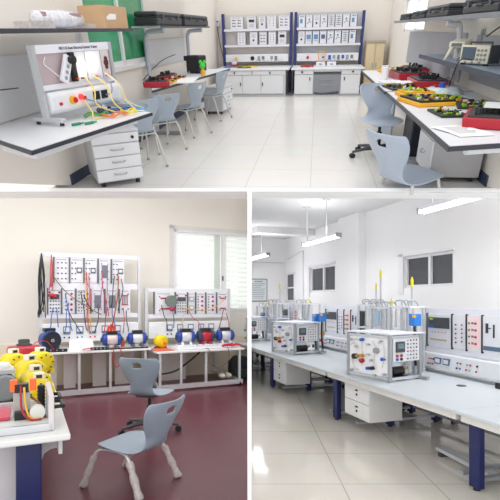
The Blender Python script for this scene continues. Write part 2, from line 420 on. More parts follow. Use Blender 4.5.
# ---- left bench nearest the open side
t = thing('workbench', 'white workbench with dark edging at the left wall, carrying the lit trainer rack', 'workbench', 'T', (0, 0, 0))
P1 = [(-1.62, 2.57), (-1.35, 3.98), (-2.34, 4.62), (-2.34, 3.15), (-2.05, 2.89)]
MB().prism(P1, .695, .72).obj('worktop', WHITE, t)
MB().prism([(-1.615, 2.55), (-1.342, 3.985), (-1.352, 3.985), (-1.625, 2.572), (-2.05, 2.905), (-2.06, 2.885)], .693, .717).obj('edge_band', EDGE, t)
MB().prism([(-1.66, 2.66), (-1.45, 3.9), (-1.49, 3.91), (-1.70, 2.70), (-2.0, 2.92), (-2.02, 2.88)], .645, .69).obj('apron_rail', LGREY, t)
MB().tube([(-2.30, 4.5, .69), (-2.31, 4.98, .05)], .02).obj('leg', LGREY, t)
MB().box(-2.3, -2.2, 4.98, 5.05, .0, .05).obj('foot_bar', MGREY, t, None, .01)
MB().box(-2.36, -2.32, 4.96, 5.02, 0.05, 1.306).obj('upright', LGREY, t)
MB().box(-2.35, -2.325, 2.6, 4.85, .735, 1.165).obj('pegboard', mat('pale grey board', 'd6d7d9', .6, noise=.02), t)
t = thing('overhead_shelf', 'long grey shelf with dark edge over the left trainer bench', 'shelf', 'T', (0, 0, 0), 0, 'overhead shelves')
sh = MB().box(-2.33, -1.9, 2.6, 5.3, 1.31, 1.332).obj('shelf_board', LGREY, t)
MB().box(-1.905, -1.89, 2.6, 5.31, 1.308, 1.336).obj('edge_band', EDGE, sh)
# ---- bag and box on its shelf
random.seed(3)
b = MB()
b.lathe([(.015, -.42), (.05, -.39), (.058, -.2), (.066, 0), (.058, .2), (.05, .36), (.015, .40)], (0, 0, .068), 0, 14, 'y')
o = solo(b, 'wrapped_parcel', mat('crinkled clear wrap', 'e4e4ea', .2, noise=.25, scale=25, bump=.6), 'long parcel in crinkled clear plastic wrap on the left overhead shelf', 'parcel', 'T', (-2.05, 4.08, 1.332), .02)
MB().box(-.04, .05, -.36, -.3, .08, .11).obj('inner_label', mat('dull pink card', 'b58f92', .6), o); MB().box(.0, .055, .1, .3, .09, .112).obj('inner_label', mat('dull pink card', 'b58f92', .6), o)
MB().prism([(-.11, -.5), (.08, -.62), (.1, -.3), (-.08, -.3)], 0, .05).obj('loose_wrap', WRAP, o)
MB().prism([(-.1, .4), (.1, .38), (.07, .56), (-.05, .5)], 0, .04).obj('loose_wrap', WRAP, o)
t = thing('cardboard_box', 'brown cardboard box with torn white label on the left overhead shelf', 'box', 'T', (-2.06, 5.0, 1.332), 0)
MB().box(-.12, .13, -.29, .29, 0, .185).obj('carton', CARD, t, None, .003)
MB().prism([(-.26, .09), (-.16, .12), (-.02, .12), (-.02, .075), (-.24, .07)], .131, .134, 'x').obj('label', PAPER, t)
MB().box(-.06, .06, -.291, .291, .185, .188).obj('tape', mat('packing tape', 'c49c70', .3), t)
# ---- trainer rack with lit lamp
t = thing('trainer_rack', 'aluminium trainer rack with glowing lamp module on the left workbench', 'training rack', 'T', (-1.95, 3.38, .72), math.radians(73))
LW = .81
for x, n in ((0, 0), (LW, 1)):
    p = MB().box(x - .018, x + .018, -.02, .02, .03, .515).obj('post', ALU, t)
    MB().box(x - .022, x + .022, -.17, .12, .02, .05).obj('foot_bar', ALU, t, None, .006)
    for y in (-.14, .09): MB().cyl((x, y, 0), (x, y, .022), .016).obj('rubber_foot', BLACK, t)
for z, h in ((.46, .055), (.225, .035)): MB().box(.018, LW - .018, -.015, .015, z, z + h).obj('rail', PANEL, t)
lettering('ME1110 Auto Electrical System Trainer', .026, INKD, t, (.45, -.018, .487), name='title_lettering')
MB().box(.03, LW - .03, .0, .012, .26, .46).obj('back_board', mat('mauve grey board', 'b9a9ac', .6), t)
cb = MB().prism([(-.03, .07), (.03, .05), (.03, .20), (-.03, .215), (-.05, .19), (-.05, .09)], .03, LW + .03, 'x').obj('control_box', WHITE, t, None, .01)
b = MB().box(.06, .17, -.055, -.05, .095, .175).obj('socket_plate', PANEL, cb); MB().box(.1, .13, -.06, -.054, .12, .14).obj('rocker_switch', RED, cb)
MB().cyl((.235, -.05, .145), (.235, -.085, .145), .026, 0, 16).obj('emergency_knob', GOLD, cb)
MB().cyl((.235, -.085, .145), (.235, -.098, .145), .018, 0, 16).obj('knob_cap', RED, cb)
MB().cyl((.33, -.05, .155), (.33, -.07, .155), .02).obj('indicator_lamp', mat('red pilot glow', 'ff2a2a', emit=2.5), cb)
MB().cyl((.365, -.05, .145), (.365, -.07, .145), .014).obj('push_button', CRIM, cb)
for x in (.48, .575): MB().box(x, x + .07, -.058, -.045, .115, .175).obj('meter', BLACK, cb)
MB().box(.70, .78, -.056, -.045, .10, .17).obj('socket_plate', PANEL, cb)
for x0, x1, m_, lab in ((.32, .365, BLACK, 'black module'), (.37, .47, PANEL, None), (.485, .65, PANEL, None), (.665, .755, mat('pink grey module', 'd6cccc', .5), None)):
    md = MB().box(x0, x1, -.035, -.012, .262, .458).obj('module', m_, t, lab)
    if x0 == .485:
        MB().ball((.55, -.05, .38), .045, 0, 14, (1, .6, 1)).obj('lamp', BULB, md, 'glowing white lamp')
        MB().ball((.425, -.045, .35), .035, 0, 14, (1, .5, 1.6)).obj('lamp', BULB, md, 'glowing white lamp')
    if x0 == .665: MB().cyl((.71, -.035, .37), (.71, -.042, .37), .026, 0, 16).cyl((.71, -.036, .40), (.71, -.044, .40), .016).cyl((.71, -.036, .34), (.71, -.044, .34), .016).obj('dial', mat('dark red dial', '5a2a2c', .5), md)
    for k in range(3): MB().cyl(((x0 + x1) / 2 - .02 + k * .02, -.035, .28), ((x0 + x1) / 2 - .02 + k * .02, -.045, .28), .006).obj('socket', [BLACK, RED, GOLD][k], md)
pl = RM['T']
g = pose('T', (-1.95, 3.38, .72), math.radians(73))
def tl(p): return tuple(Matrix(RM['T']).inverted() @ (g @ Vector(p)))    # trainer coordinates -> gallery coordinates
# power strip and black plug hanging on the rack
t = thing('power_strip', 'white power strip with a dark plug hanging on the trainer rack', 'power strip', 'T', tl((.2, -.03, .27)), math.radians(73))
MB().box(-.035, .035, -.03, .0, 0, .19, 0, 0, None).obj('housing', PANEL, t, None, .006)
for k in range(4): MB().cyl((0, -.03, .03 + k * .042), (0, -.033, .03 + k * .042), .014).obj('socket', MGREY, t)
MB().cyl((.01, -.03, .165), (.01, -.07, .17), .026).obj('plug', BLACK, t)
t.matrix_world = t.matrix_world @ Matrix.Rotation(.5, 4, 'Y')
solo(MB().tube(spline([tl((.2, -.02, .30)), tl((.11, -.03, .36)), tl((.07, -.02, .40)), tl((.1, -.01, .44))], 5), .004), 'power_cable', PANEL, 'thin white cable looping beside the white power strip', 'cable', 'T')
solo(MB().tube(spline([(-2.32, 2.85, 1.0), (-2.32, 3.1, .93), (-2.31, 3.3, .955), (-2.25, 3.6, .95)], 6), .004), 'wall_cable', BLACK, 'thin black cable sagging across the grey board at far left', 'cable', 'T')
cords = [('yellow', 'f2dc78', [(.42, -.05, .29), (.40, -.14, .2), (.38, -.16, .1), (.52, -.2, .03), (.66, -.16, .016)], 'yellow patch cord arching from the dark meter to the bench'),
         ('yellow', 'f2dc78', [(.52, -.05, .29), (.53, -.16, .22), (.51, -.22, .1), (.6, -.25, .02), (.72, -.2, .012)], 'yellow patch cord hanging below the glowing lamp module'),
         ('yellow', 'f2dc78', [(.345, -.07, .13), (.30, -.17, .06), (.29, -.2, .012), (.5, -.22, .012), (.7, -.2, .012)], 'yellow patch cord looping low in front of the red pilot lamp'),
         ('blue', '7d8bd0', [(.36, -.07, .14), (.44, -.13, .1), (.49, -.12, .05), (.55, -.15, .012)], 'blue patch cord drooping from the red pilot lamp'),
         ('mauve', 'a79ac2', [(.58, -.05, .29), (.6, -.14, .23), (.61, -.13, .16), (.62, -.06, .14)], 'mauve patch cord running down to the second meter'),
         ('white', 'efe6df', [(.66, -.05, .3), (.7, -.13, .22), (.74, -.14, .1), (.8, -.2, .012)], 'white patch cord beside the round dial module'),
         ('cream', 'efe0a4', [(.70, -.05, .28), (.745, -.12, .2), (.76, -.16, .08), (.86, -.24, .012)], 'cream patch cord at the right post of the trainer rack')]
for nm, hx, pts, lab in cords:
    solo(MB().tube(spline([tl(p) for p in pts], 6), .0055), 'patch_cord', mat(nm + ' cord', hx, .4), lab, 'patch cord', 'T', group='patch cords on the lit trainer')
for k, (x, y) in enumerate(((.06, -.24), (.13, -.3))):
    p = tl((x, y, .008)); solo(MB().cyl((-.05, 0, 0), (.02, .015, 0), .01).cyl((.02, .015, 0), (.05, .02, 0), .006), 'plug_connector', mat('teal plug', '1f8f6a', .4), ['teal plug lying nearer the front corner of the left bench', 'teal plug lying a hand beyond the other teal plug on the left bench'][k], 'connector', 'T', p, .9)
for k, (nm, hx, lab) in enumerate((('green', '55a04c', 'green lead crumpled on the left bench behind the trainer foot'), ('navy', '3d4a86', 'dark blue lead coiled on the left bench by the blue folder'), ('orange', 'e27a4a', 'orange red lead coiled on the left bench near the bench edge'), ('lemon', 'f0dc4c', 'lemon yellow lead coiled at the bench end beside the first chair'), ('black', '35353c', 'black lead coiled on the left bench beside the blue folder'))):
    cx, cy = [(-1.72, 3.72), (-1.64, 3.86), (-1.56, 3.72), (-1.5, 3.88), (-1.75, 3.9)][k]
    pts = [(cx + .065 * math.cos(a) * (1 + .3 * math.sin(2.3 * a + k)), cy + .075 * math.sin(a * 1.1 + k), .744 + .012 * math.sin(3 * a)) for a in [i * .55 for i in range(16)]]
    solo(MB().tube(spline(pts, 3), .006), 'patch_cord', mat(nm + ' lead', hx, .4), lab, 'patch cord', 'T', group='leads lying on the left bench')
t = thing('blue_folder', 'blue folder lying flat on the far end of the left bench', 'folder', 'T', (-1.60, 4.08, .72), .3)
MB().box(-.16, .16, -.1, .1, 0, .012).obj('cover', mat('folder blue', '4f95cf', .4), t, None, .002); MB().box(-.155, .155, -.105, .09, .003, .009).obj('pages', PAPER, t)
pedestal('drawer_pedestal', 'pale grey three-drawer pedestal under the left workbench, at the open floor edge', 'T', (-1.98, 4.50, 0), math.radians(34), .44, .52, .52, 3, None)
# ---- middle left bench
t = thing('workbench', 'white workbench by the left wall below two black cases on its shelf', 'workbench', 'T', (0, 0, 0))
P2 = [(-1.86, 5.6), (-1.58, 7.95), (-1.5, 8.9), (-2.33, 8.9), (-2.33, 6.95)]
MB().prism(P2, .695, .72).obj('worktop', WHITE, t)
MB().prism([(-1.855, 5.575), (-1.572, 7.95), (-1.49, 8.9), (-1.5, 8.9), (-1.582, 7.95), (-1.86, 5.605), (-2.32, 6.95), (-2.33, 6.93)], .692, .717).obj('edge_band', EDGE, t)
MB().tube([(-2.3, 6.95, .66), (-1.9, 5.85, .66)], .028).obj('apron_rail', LGREY, t)
for y in (6.85, 9.15):
    MB().tube(spline([(-2.28, y, .72), (-2.28, y, 1.2), (-2.26, y, 1.26), (-2.22, y, 1.30), (-2.0, y - .05, 1.31)], 5), .032).obj('upright', mat('blue grey tube', 'b9c3d0', .4), t)
    MB().box(-2.28, -1.9, y - .03, y + .03, 0, .045).obj('foot_bar', MGREY, t, None, .01)
    MB().box(-2.3, -2.24, y - .03, y + .03, .04, .7).obj('leg', LGREY, t)
MB().box(-2.35, -2.33, 6.95, 9.1, .86, 1.2).obj('pegboard', mat('pale grey board', 'cfd0d2', .6, noise=.02), t)
t = thing('overhead_shelf', 'grey shelf under two black cases on the left', 'shelf', 'T', (0, 0, 0), 0, 'overhead shelves')
sh = MB().box(-2.33, -1.95, 6.5, 9.5, 1.345, 1.365).obj('shelf_board', LGREY, t)
MB().box(-1.955, -1.94, 6.5, 9.5, 1.343, 1.367).obj('edge_band', EDGE, sh)
def case(label, loc, rz, w, d, h, group, rm='T'):
    t = thing('tool_case', label, 'case', rm, loc, rz, group)
    MB().box(-w / 2, w / 2, -d / 2, d / 2, 0, h * .58).obj('bottom_half', mat('black case shell', '23252b', .45, noise=.05), t, None, .02)
    MB().box(-w / 2 + .005, w / 2 - .005, -d / 2 + .005, d / 2 - .005, h * .6, h).obj('lid', mat('black case shell', '23252b', .45), t, None, .025)
    MB().box(-w / 2 - .003, w / 2 + .003, -d / 2 - .003, d / 2 + .003, h * .57, h * .61).obj('seam_rim', DGREY, t)
    for x in (-.3, .3): MB().box(x * w - .02, x * w + .02, -d / 2 - .012, -d / 2, h * .45, h * .75).obj('latch', DGREY, t)
    MB().tube([(-.07, -d / 2, h * .5), (-.07, -d / 2 - .03, h * .48), (.07, -d / 2 - .03, h * .48), (.07, -d / 2, h * .5)], .008).obj('handle', DGREY, t)
    return t
case('black case at the near end of the middle left shelf, by the green window', (-2.1, 6.98, 1.367), PI / 2, 1.2, .3, .15, 'black cases on the left shelf')
case('black case at the far end of the middle left shelf, nearer the back wall', (-2.1, 8.6, 1.367), PI / 2, 1.7, .3, .15, 'black cases on the left shelf')
def kit_tray(label, loc, rz, w, d, h, rm='T', page=False, group='red kit trays', knobs=18):
    t = thing('kit_tray', label, 'training kit', rm, loc, rz, group)
    MB().prism([(-w / 2, 0), (w / 2, 0), (w / 2 + .01, h), (-w / 2 - .01, h)], -d / 2, d / 2, 'y').obj('tray', CRIM, t, None, .008)
    MB().box(-w / 2 + .02, w / 2 - .02, -d / 2 + .02, d / 2 - .02, h, h + .012).obj('panel', mat('dark kit panel', '3a3a3e', .5, noise=.25, scale=40), t)
    b = MB(); r = random.Random(zlib.crc32(label.encode()) % 1000)
    for k in range(knobs):
        x, y = r.uniform(-w / 2 + .05, w / 2 - .05), r.uniform(-d / 2 + .05, d / 2 - .05)
        b.cyl((x, y, h + .01), (x, y, h + .035 + r.random() * .02), .014, 0, 8)
    b.obj('component_cluster', BLACK, t, kind='stuff')
    if page: MB().box(-w * .28, w * .28, -d * .28, d * .28, h + .05, h + .055).obj('panel_sheet', mat('pale grey sheet', 'd7dbd8', .5), t)
    return t
def board(label, loc, rz, w, d, rm='T', base=BOARD, tray=None, group='yellow and black circuit boards'):
    t = thing('circuit_board', label, 'circuit board', rm, loc, rz, group)
    if tray: MB().box(-w / 2 - .02, w / 2 + .02, -d / 2 - .02, d / 2 + .02, 0, .03).obj('tray', tray, t, None, .006)
    z = .03 if tray else .0
    MB().box(-w / 2, w / 2, -d / 2, d / 2, z, z + .015).obj('board', base, t)
    r = random.Random(zlib.crc32(label.encode()) % 997); b = MB()
    for k in range(30):
        x, y = r.uniform(-w / 2 + .02, w / 2 - .02), r.uniform(-d / 2 + .02, d / 2 - .02)
        b.cen(x, y, z + .015, r.uniform(.015, .045), r.uniform(.01, .022), r.uniform(.006, .02), r.choice((0, 0, 1, 1, 2, 3)), r.choice((0, .6, 1.2)))
    b.obj('component_cluster', [BLACK, LIME, GOLD, PAPER], t, kind='stuff')
    return t
kit_tray('red kit tray with black knobs at the near end of the middle left bench', (-1.92, 6.0, .722), .25, .3, .32, .06, knobs=14)
board('amber board lying behind the red kit tray on the middle left bench', (-1.95, 6.5, .722), .25, .28, .4, 'T', GOLD, None)
kit_tray('flat red kit tray against the wall on the middle left bench', (-2.15, 7.2, .722), .1, .22, .5, .035, knobs=10)
board('orange red board near the dark projector on the middle left bench', (-1.95, 7.15, .722), .2, .2, .4, 'T', mat('orange red board', 'd2512e', .5, noise=.2), None)
solo(MB().box(-.12, .12, -.42, .4, 0, .01).box(-.1, .12, -.45, .1, .01, .016, 0, .08), 'paper_stack', PAPER, 'stack of white papers on the middle left bench beside the red kit tray', 'papers', 'T', (-1.72, 6.7, .722), .12)
t = thing('dark_monitor', 'dark boxy monitor with a cable at the far end of the middle left bench', 'monitor', 'T', (-1.87, 7.95, .722), -.5)
MB().box(-.13, .13, -.1, .1, .03, .25).obj('housing', mat('dark blue black housing', '23262e', .4), t, None, .02)
MB().box(-.115, .115, -.105, -.095, .05, .23).obj('screen', BLACK, t); MB().box(-.09, .09, -.08, .08, 0, .05).obj('stand', BLACK, t, None, .01)
MB().box(-.22, -.1, -.05, .05, .17, .24).obj('side_box', BLACK, t, None, .01); MB().cyl((-.19, 0, .17), (-.19, 0, .0), .015).obj('side_stand', BLACK, t)
solo(MB().tube(spline([(-2.1, 7.6, 1.0), (-2.2, 7.3, .95), (-2.28, 7.0, .85), (-2.3, 6.6, .74)], 5), .005), 'wall_cable', BLACK, 'black cable curving from the dark monitor across the pale board', 'cable', 'T')
t = thing('green_toy', 'small bright green and yellow figure standing in front of the dark monitor', 'figurine', 'T', (-1.66, 7.45, .722), 0)
MB().lathe([(.03, 0), (.035, .05), (.02, .09)], (0, 0, 0)).obj('base', GOLD, t); MB().ball((0, 0, .13), .045).ball((.03, 0, .18), .025).ball((-.03, 0, .18), .025).obj('head', mat('bright green foam', '4fd84a', .6), t)
pedestal('drawer_pedestal', 'white pedestal cabinet under the middle left bench, beside the far chairs', 'T', (-1.74, 8.98, 0), PI / 2 - .12, .6, .36, .44, 2, None)
solo(MB().box(-.13, .13, -.12, .12, 0, .27), 'cardboard_box', CARD, 'plain brown carton on the floor behind the farthest left chair', 'box', 'T', (-1.93, 9.35, 0), .1, bev=.004)
# ---- chairs along the left benches (they face the wall)
GR = 'grey blue chairs along the left benches'
four_leg_chair('grey blue chair at the left bench end, nearest the camera of the left row', 'T', (-1.90, 5.04, 0), math.radians(46), (.9, .9, .85), GR, shell=SEATL)
four_leg_chair('second grey blue chair of the left row, between the two left benches', 'T', (-1.90, 5.88, 0), math.radians(48), (.92, .92, .80), GR, shell=SEATL)
four_leg_chair('third grey blue chair of the left row, in front of the middle bench papers', 'T', (-1.80, 6.85, 0), math.radians(66), (.98, .98, .84), GR, shell=SEATL)
four_leg_chair('farthest grey blue chair of the left row, beside the brown carton', 'T', (-1.72, 8.2, 0), math.radians(74), (1, 1, .88), GR, shell=SEATL)
# ---- wall switch box with hanging wand
t = thing('wall_switch_box', 'small white switch box with blue mark on the back wall corner', 'switch box', 'T', (-2.35, 12.44, 1.38), 0)
MB().box(-.06, .06, -.05, 0, 0, .14).obj('housing', PANEL, t, None, .008); MB().box(-.03, .03, -.055, -.05, .08, .11).obj('badge', BLUE, t)
solo(MB().tube(spline([(-2.35, 12.41, 1.38), (-2.3, 12.40, 1.0), (-2.2, 12.38, .6)], 5), .008), 'wall_cable', mat('brown cable', '6b5a50', .5), 'brown cable dropping from the white switch box on the back wall', 'cable', 'T')
# ---- two electrics stations at the back
def station(label, x0, x1, kind):
    t = thing('electrical_workstation', label, 'workstation', 'T', ((x0 + x1) / 2, 11.1, 0), 0, 'blue post workstations at the back wall')
    w = (x1 - x0) / 2
    MB().box(-w + .05, w - .05, .06, 1.2, .03, .53).obj('body', mat('station carcass', 'c9ccd0', .5), t)
    MB().box(-w - .03, w + .03, 0, 1.28, .53, .555).obj('worktop', WHITE, t, None, .004)
    MB().box(-w + .03, w - .03, .02, .06, .0, .035).obj('plinth', mat('plinth grey', 'b4b7bd', .5), t)  # plinth in a darker grey than the carcass
    F = mat('cabinet front', 'dfe1e4', .4, noise=.01)
    if kind == 0:
        for k in (-1, 1):
            dr = MB().box(min(k * .01, k * (w - .05)), max(k * .01, k * (w - .05)), .03, .06, .44, .525).obj('drawer', F, t, None, .003)
            MB().box(k * w * .5 - .012, k * w * .5 + .012, .015, .03, .46, .50).obj('knob', BLACK, dr)
        for a, c, kx in ((-w + .05, -.22, -.26), (.2, w - .1, .23)):
            d = MB().box(a, c, .035, .06, .06, .43).obj('door', F, t, None, .003); MB().box(kx - .01, kx + .01, .02, .036, .22, .29).obj('handle', BLACK, d)
        MB().box(-.21, .19, .04, .06, .06, .43).obj('center_panel', F, t)
    else:
        for k in (-1, 1):
            dr = MB().box(min(k * .3, k * (w - .05)), max(k * .3, k * (w - .05)), .03, .06, .44, .525).obj('drawer', F, t, None, .003)
            MB().box(k * w * .72 - .02, k * w * .72 + .02, .015, .03, .47, .5).obj('knob', BLACK, dr)
            d = MB().box(min(k * .3, k * (w - .05)), max(k * .3, k * (w - .05)), .035, .06, .05, .43).obj('door', F, t, None, .003)
            MB().box(k * .37 - .01, k * .37 + .01, .02, .036, .32, .38).obj('handle', BLACK, d)
        MB().box(-.29, .29, .04, .06, .49, .525).obj('keyboard_shelf', F, t); MB().box(-.29, .29, .045, .06, .44, .485).obj('tray_gap', DGREY, t)
        cv = MB().box(-.29, .29, .048, .06, .04, .43).obj('recess_panel', mat('grey recess panel', '8c9097', .5), t)
        for z in (.22, .32): MB().box(-.16, .12, .035, .05, z, z + .018).obj('shelf_rail', MGREY, cv)
        MB().tube(spline([(-.26, .03, .07), (-.1, .03, .05), (.1, .03, .07), (.26, .03, .09)], 4), .016).obj('coiled_cable', DGREY, cv)
    for k in (-1, 1):
        MB().box(k * w - .03, k * w + .03, 1.06, 1.16, .0, 1.62).obj('post', NAVY, t, None, .006)
        MB().box(k * w - .03, k * w + .03, .9, 1.2, 0, .03).obj('foot', NAVY, t)
    for z in (.95, 1.27): MB().box(-w + .03, w - .03, 1.0, 1.14, z, z + .045).obj('shelf', PANEL, t)
    MB().box(-w + .03, w - .03, 1.18, 1.19, .64, 1.60).obj('back_panel', mat('pale back panel', 'dcd8d4', .6) if kind == 0 else mat('greyish back panel', 'cdd0d4', .6), t)
    cp = MB().box(-w + .05, w - .05, .98, 1.1, .645, .80).obj('control_panel', WHITE, t, None, .006)
    b = MB().box(-w + .1, -w + .22, .972, .98, .68, .76)
    b.obj('socket_plate', PANEL, cp)
    MB().cyl((-w + .3, .98, .72), (-w + .3, .94, .72), .03).obj('emergency_knob', RED if kind else GOLD, cp)
    MB().cyl((-.1, .98, .72), (-.1, .955, .72), .045 if kind == 0 else .02).obj('dial', BLACK, cp)
    for k in range(6): MB().box(.02 + k * .1, .08 + k * .1, .972, .98, .67 + .02 * (k % 2), .76).obj('meter' if k < 3 else 'switch', [BLUE, MGREY, INK][k % 3] if kind else [MGREY, INK, PANEL][k % 3], cp)
    for k in range(8): MB().cyl((.0 + k * .085, .98, .665), (.0 + k * .085, .965, .665), .008).obj('socket', [RED, BLACK, BLUE, GREEN][k % 4], cp)
    return t
station('left of the two blue post workstations, with closed doors below', -2.17, -.60, 0)
station('right of the two blue post workstations, with an open knee recess below', -.50, 1.0, 1)
def card(x, z, w, h, fig, label, group):
    t = thing('training_card', label, 'training module', 'T', (x, 12.12, z), 0, group)
    MB().box(-w / 2, w / 2, -.0, .03, 0, h).obj('plate', PANEL, t, None, .002)
    MB().box(w / 2, w / 2 + .015, .0, .08, 0, h).obj('side_wall', DGREY if fig >= 10 else mat('taupe side', '9d9490', .5), t)
    b = MB(); f = -.004
    if fig == 0:
        for i in range(2):
            for j in range(3): b.box(-w * .36 + i * w * .42, -w * .08 + i * w * .42, f, 0, h * (.2 + j * .24), h * (.2 + j * .24) + .015, 1); b.cyl((-w * .3 + i * w * .42, f, h * (.28 + j * .24)), (-w * .3 + i * w * .42, 0, h * (.28 + j * .24)), .008)
    elif fig == 1: b.box(-w * .3, w * .3, f - .01, 0, h * .55, h * .75); b.box(-w * .3, w * .3, f, 0, h * .3, h * .33, 1); b.box(-w * .3, w * .3, f, 0, h * .15, h * .18, 1)
    elif fig == 2:
        for j in range(4): b.cyl((-w * .2, f, h * (.2 + j * .18)), (-w * .2, 0, h * (.2 + j * .18)), .009, 2); b.cyl((w * .2, f, h * (.2 + j * .18)), (w * .2, 0, h * (.2 + j * .18)), .009)
    elif fig == 3: b.box(-w * .3, w * .3, f, 0, h * .6, h * .63, 1); b.box(-w * .3, w * .3, f, 0, h * .75, h * .78, 1); b.cyl((0, f - .01, h * .35), (0, 0, h * .35), .02)
    elif fig == 10: b.box(-w * .3, w * .1, f, 0, h * .35, h * .7, 3); b.box(-w * .35, w * .35, f, 0, h * .86, h * .89, 1)
    elif fig == 11: b.box(-w * .35, w * .35, f, 0, h * .35, h * .72, 3); b.box(-w * .35, w * .35, f, 0, h * .2, h * .23, 1)
    elif fig == 12: b.box(-w * .3, w * .3, f - .005, 0, h * .38, h * .7, 4)
    elif fig == 13:
        for j in range(5): b.box(-w * .36, w * .36, f, 0, h * (.15 + j * .16), h * (.15 + j * .16) + .01, 1)
        b.box(-.004, .004, f, 0, h * .15, h * .8, 1)
    elif fig == 14: b.tube([(-w * .3, f, h * .3), (-.0, f, h * .5), (w * .3, f, h * .42)], .006, 1); b.cyl((0, f, h * .65), (0, 0, h * .65), .02, 3)
    b.box(-w * .35, w * .3, f, 0, h * .92, h * .935, 1)
    b.obj('printed_face', [INKD, INK, CRIM, mat('diagram blue', '5f94c4', .5), mat('violet screen', '5a5f96', .4)], t)
    return t
fw = {0: 'two columns of small marks', 1: 'a dark display', 2: 'a column of red terminals', 3: 'a black knob under two lines', 10: 'a blue diagram', 11: 'a wide blue drawing', 12: 'a violet screen', 13: 'a ladder diagram', 14: 'a sketched curve'}
G1, G2 = 'modules on the left blue post shelves', 'modules on the right blue post shelves'
for row, z, lst in (('upper', 1.315, [(-1.84, .29, 0), (-1.50, .2, 1), (-1.26, .15, 3), (-1.04, .2, 2), (-.76, .24, 0)]), ('lower', .995, [(-1.74, .18, 2), (-1.46, .17, 3), (-1.24, .16, 0), (-1.03, .16, 2), (-.80, .18, 1)])):
    for k, (x, w, f) in enumerate(lst):
        card(x, z, w, .235 if row == 'upper' else .255, f, 'white module with %s, %s from left, %s shelf, left workstation' % (fw[f], ORD[k], row), G1)
for row, z, figs in (('upper', 1.315, (10, 14, 3, 14, 13, 13, 14, 10)), ('lower', .995, (3, 11, 11, 12, 14, 14, 13, 10))):
    for k, f in enumerate(figs):
        card(-.36 + k * .163, z, .138, .235 if row == 'upper' else .25, f, 'white module with %s, %s from left, %s shelf, right workstation' % (fw[f], ORD[k], row), G2)
# things on the two desks
def coil(name, mtl, label, cx, cy, z, r, rm='T', n=14, cat='cable', group=None, th=.008, k0=0):
    pts = [(r * math.cos(a) * (1 + .35 * math.sin(1.7 * a + k0)), r * math.sin(a * 1.07 + k0), th + .012 * abs(math.sin(2 * a))) for a in [i * .6 for i in range(n)]]
    return solo(MB().tube(spline(pts, 3), th), name, mtl, label, cat, rm, (cx, cy, z), group=group)
for k, (x, y, m_, lab) in enumerate(((-1.98, 11.6, BLUE, 'blue leads heaped at the left corner of the left workstation desk'), (-1.72, 11.75, mat('moss lead', '6d7f3a', .5), 'dull green leads heaped on the left workstation desk'), (-1.5, 11.65, YEL, 'yellow leads heaped on the left workstation desk'), (-1.6, 11.45, BLACK, 'black leads tangled between green and yellow leads on the left desk'))):
    coil('test_leads', m_, lab, x, y, .555, .12, group='test leads on the left workstation desk', k0=k)
t = thing('red_reel', 'small red and white reel on the left workstation desk near the blue leads', 'reel', 'T', (-1.9, 11.95, .555), 0)
MB().cyl((0, 0, 0), (0, 0, .05), .09).obj('base', CRIM, t); MB().cyl((0, 0, .05), (0, 0, .1), .06).obj('cap', PANEL, t)
coil('red_coil', CRIM, 'coil of red cable on the left half of the right workstation desk', -.2, 11.55, .555, .13, n=20, th=.014)
for k, (x, lab) in enumerate(((.1, 'left of two small white boxes under the yellow stool on the right desk'), (.34, 'right of two small white boxes on the right workstation desk'))):
    t = thing('white_box', lab, 'box', 'T', (x, 11.7, .555), 0, 'white boxes on the right workstation desk')
    MB().box(-.1, .1, -.08, .08, 0, .09).obj('housing', PANEL, t, None, .006); MB().box(-.03, .03, -.084, -.08, .04, .055).obj('slot', BLACK, t)
t = thing('orange_lead_set', 'orange leads hanging on the right workstation control strip', 'test leads', 'T', (.12, 12.0, .645), 0)
for k in (-.05, .05): MB().tube(spline([(k, 0, .2), (k * 1.6, -.06, .12), (k * 1.2, -.08, .0)], 4), .009).obj('lead', mat('amber lead', 'e0a04a', .5), t)
MB().box(-.07, .07, -.02, .01, .18, .2).obj('clip_bar', GOLD, t)
# beige cabinet at the right of the back wall
t = thing('beige_cabinet', 'narrow beige cabinet standing by the back wall right of the blue post workstations', 'cabinet', 'T', (1.30, 12.1, 0), 0)
MB().box(-.2, .2, -.15, .25, 0, 1.0).obj('body', TAN, t); MB().box(-.22, .22, -.18, .27, 1.0, 1.03).obj('top_panel', mat('grey cabinet top', 'b0aaa0', .5), t)
for k in (-1, 1): d = MB().box(min(k * .01, k * .19), max(k * .01, k * .19), -.165, -.15, .05, .98).obj('door', mat('beige door', 'dccba8', .6), t); MB().box(k * .04 - .006, k * .04 + .006, -.185, -.165, .5, .6).obj('handle', SILVER, d)
# ---- right side benches
def rbench(label, y0, y1, x0, skew):
    t = thing('workbench', label, 'workbench', 'T', (0, 0, 0), 0, 'benches along the right wall')
    P = [(x0, y0), (1.59, y0 + skew), (1.59, y1), (x0 - .02, y1)]
    MB().prism(P, .695, .72).obj('worktop', WHITE, t)
    MB().prism([(x0 - .012, y0 - .012), (1.6, y0 + skew - .012), (1.6, y0 + skew + .004), (x0 + .004, y0 + .004), (x0 - .016, y1), (x0 - .032, y1)], .69, .717).obj('edge_band', EDGE, t)
    return t
t = rbench('right bench nearest the camera, with the lower oscilloscope shelf above it', 2.76, 5.3, .76, .27)
MB().tube([(.9, 2.93, .66), (1.58, 3.14, .66)], .028).obj('apron_rail', LGREY, t)
MB().box(1.0, 1.6, 5.22, 5.28, 0, .05).obj('foot_bar', MGREY, t, None, .01); MB().box(1.5, 1.56, 5.22, 5.28, .05, .7).obj('leg', LGREY, t)
MB().cyl((1.47, 5.75, .724), (1.47, 5.75, .95), .03).obj('upright', LGREY, t)
MB().tube(spline([(1.47, 5.75, .992), (1.47, 5.75, 1.2), (1.44, 5.75, 1.3), (1.40, 5.75, 1.30), (1.32, 5.75, 1.315)], 5), .03).obj('upright', LGREY, t)
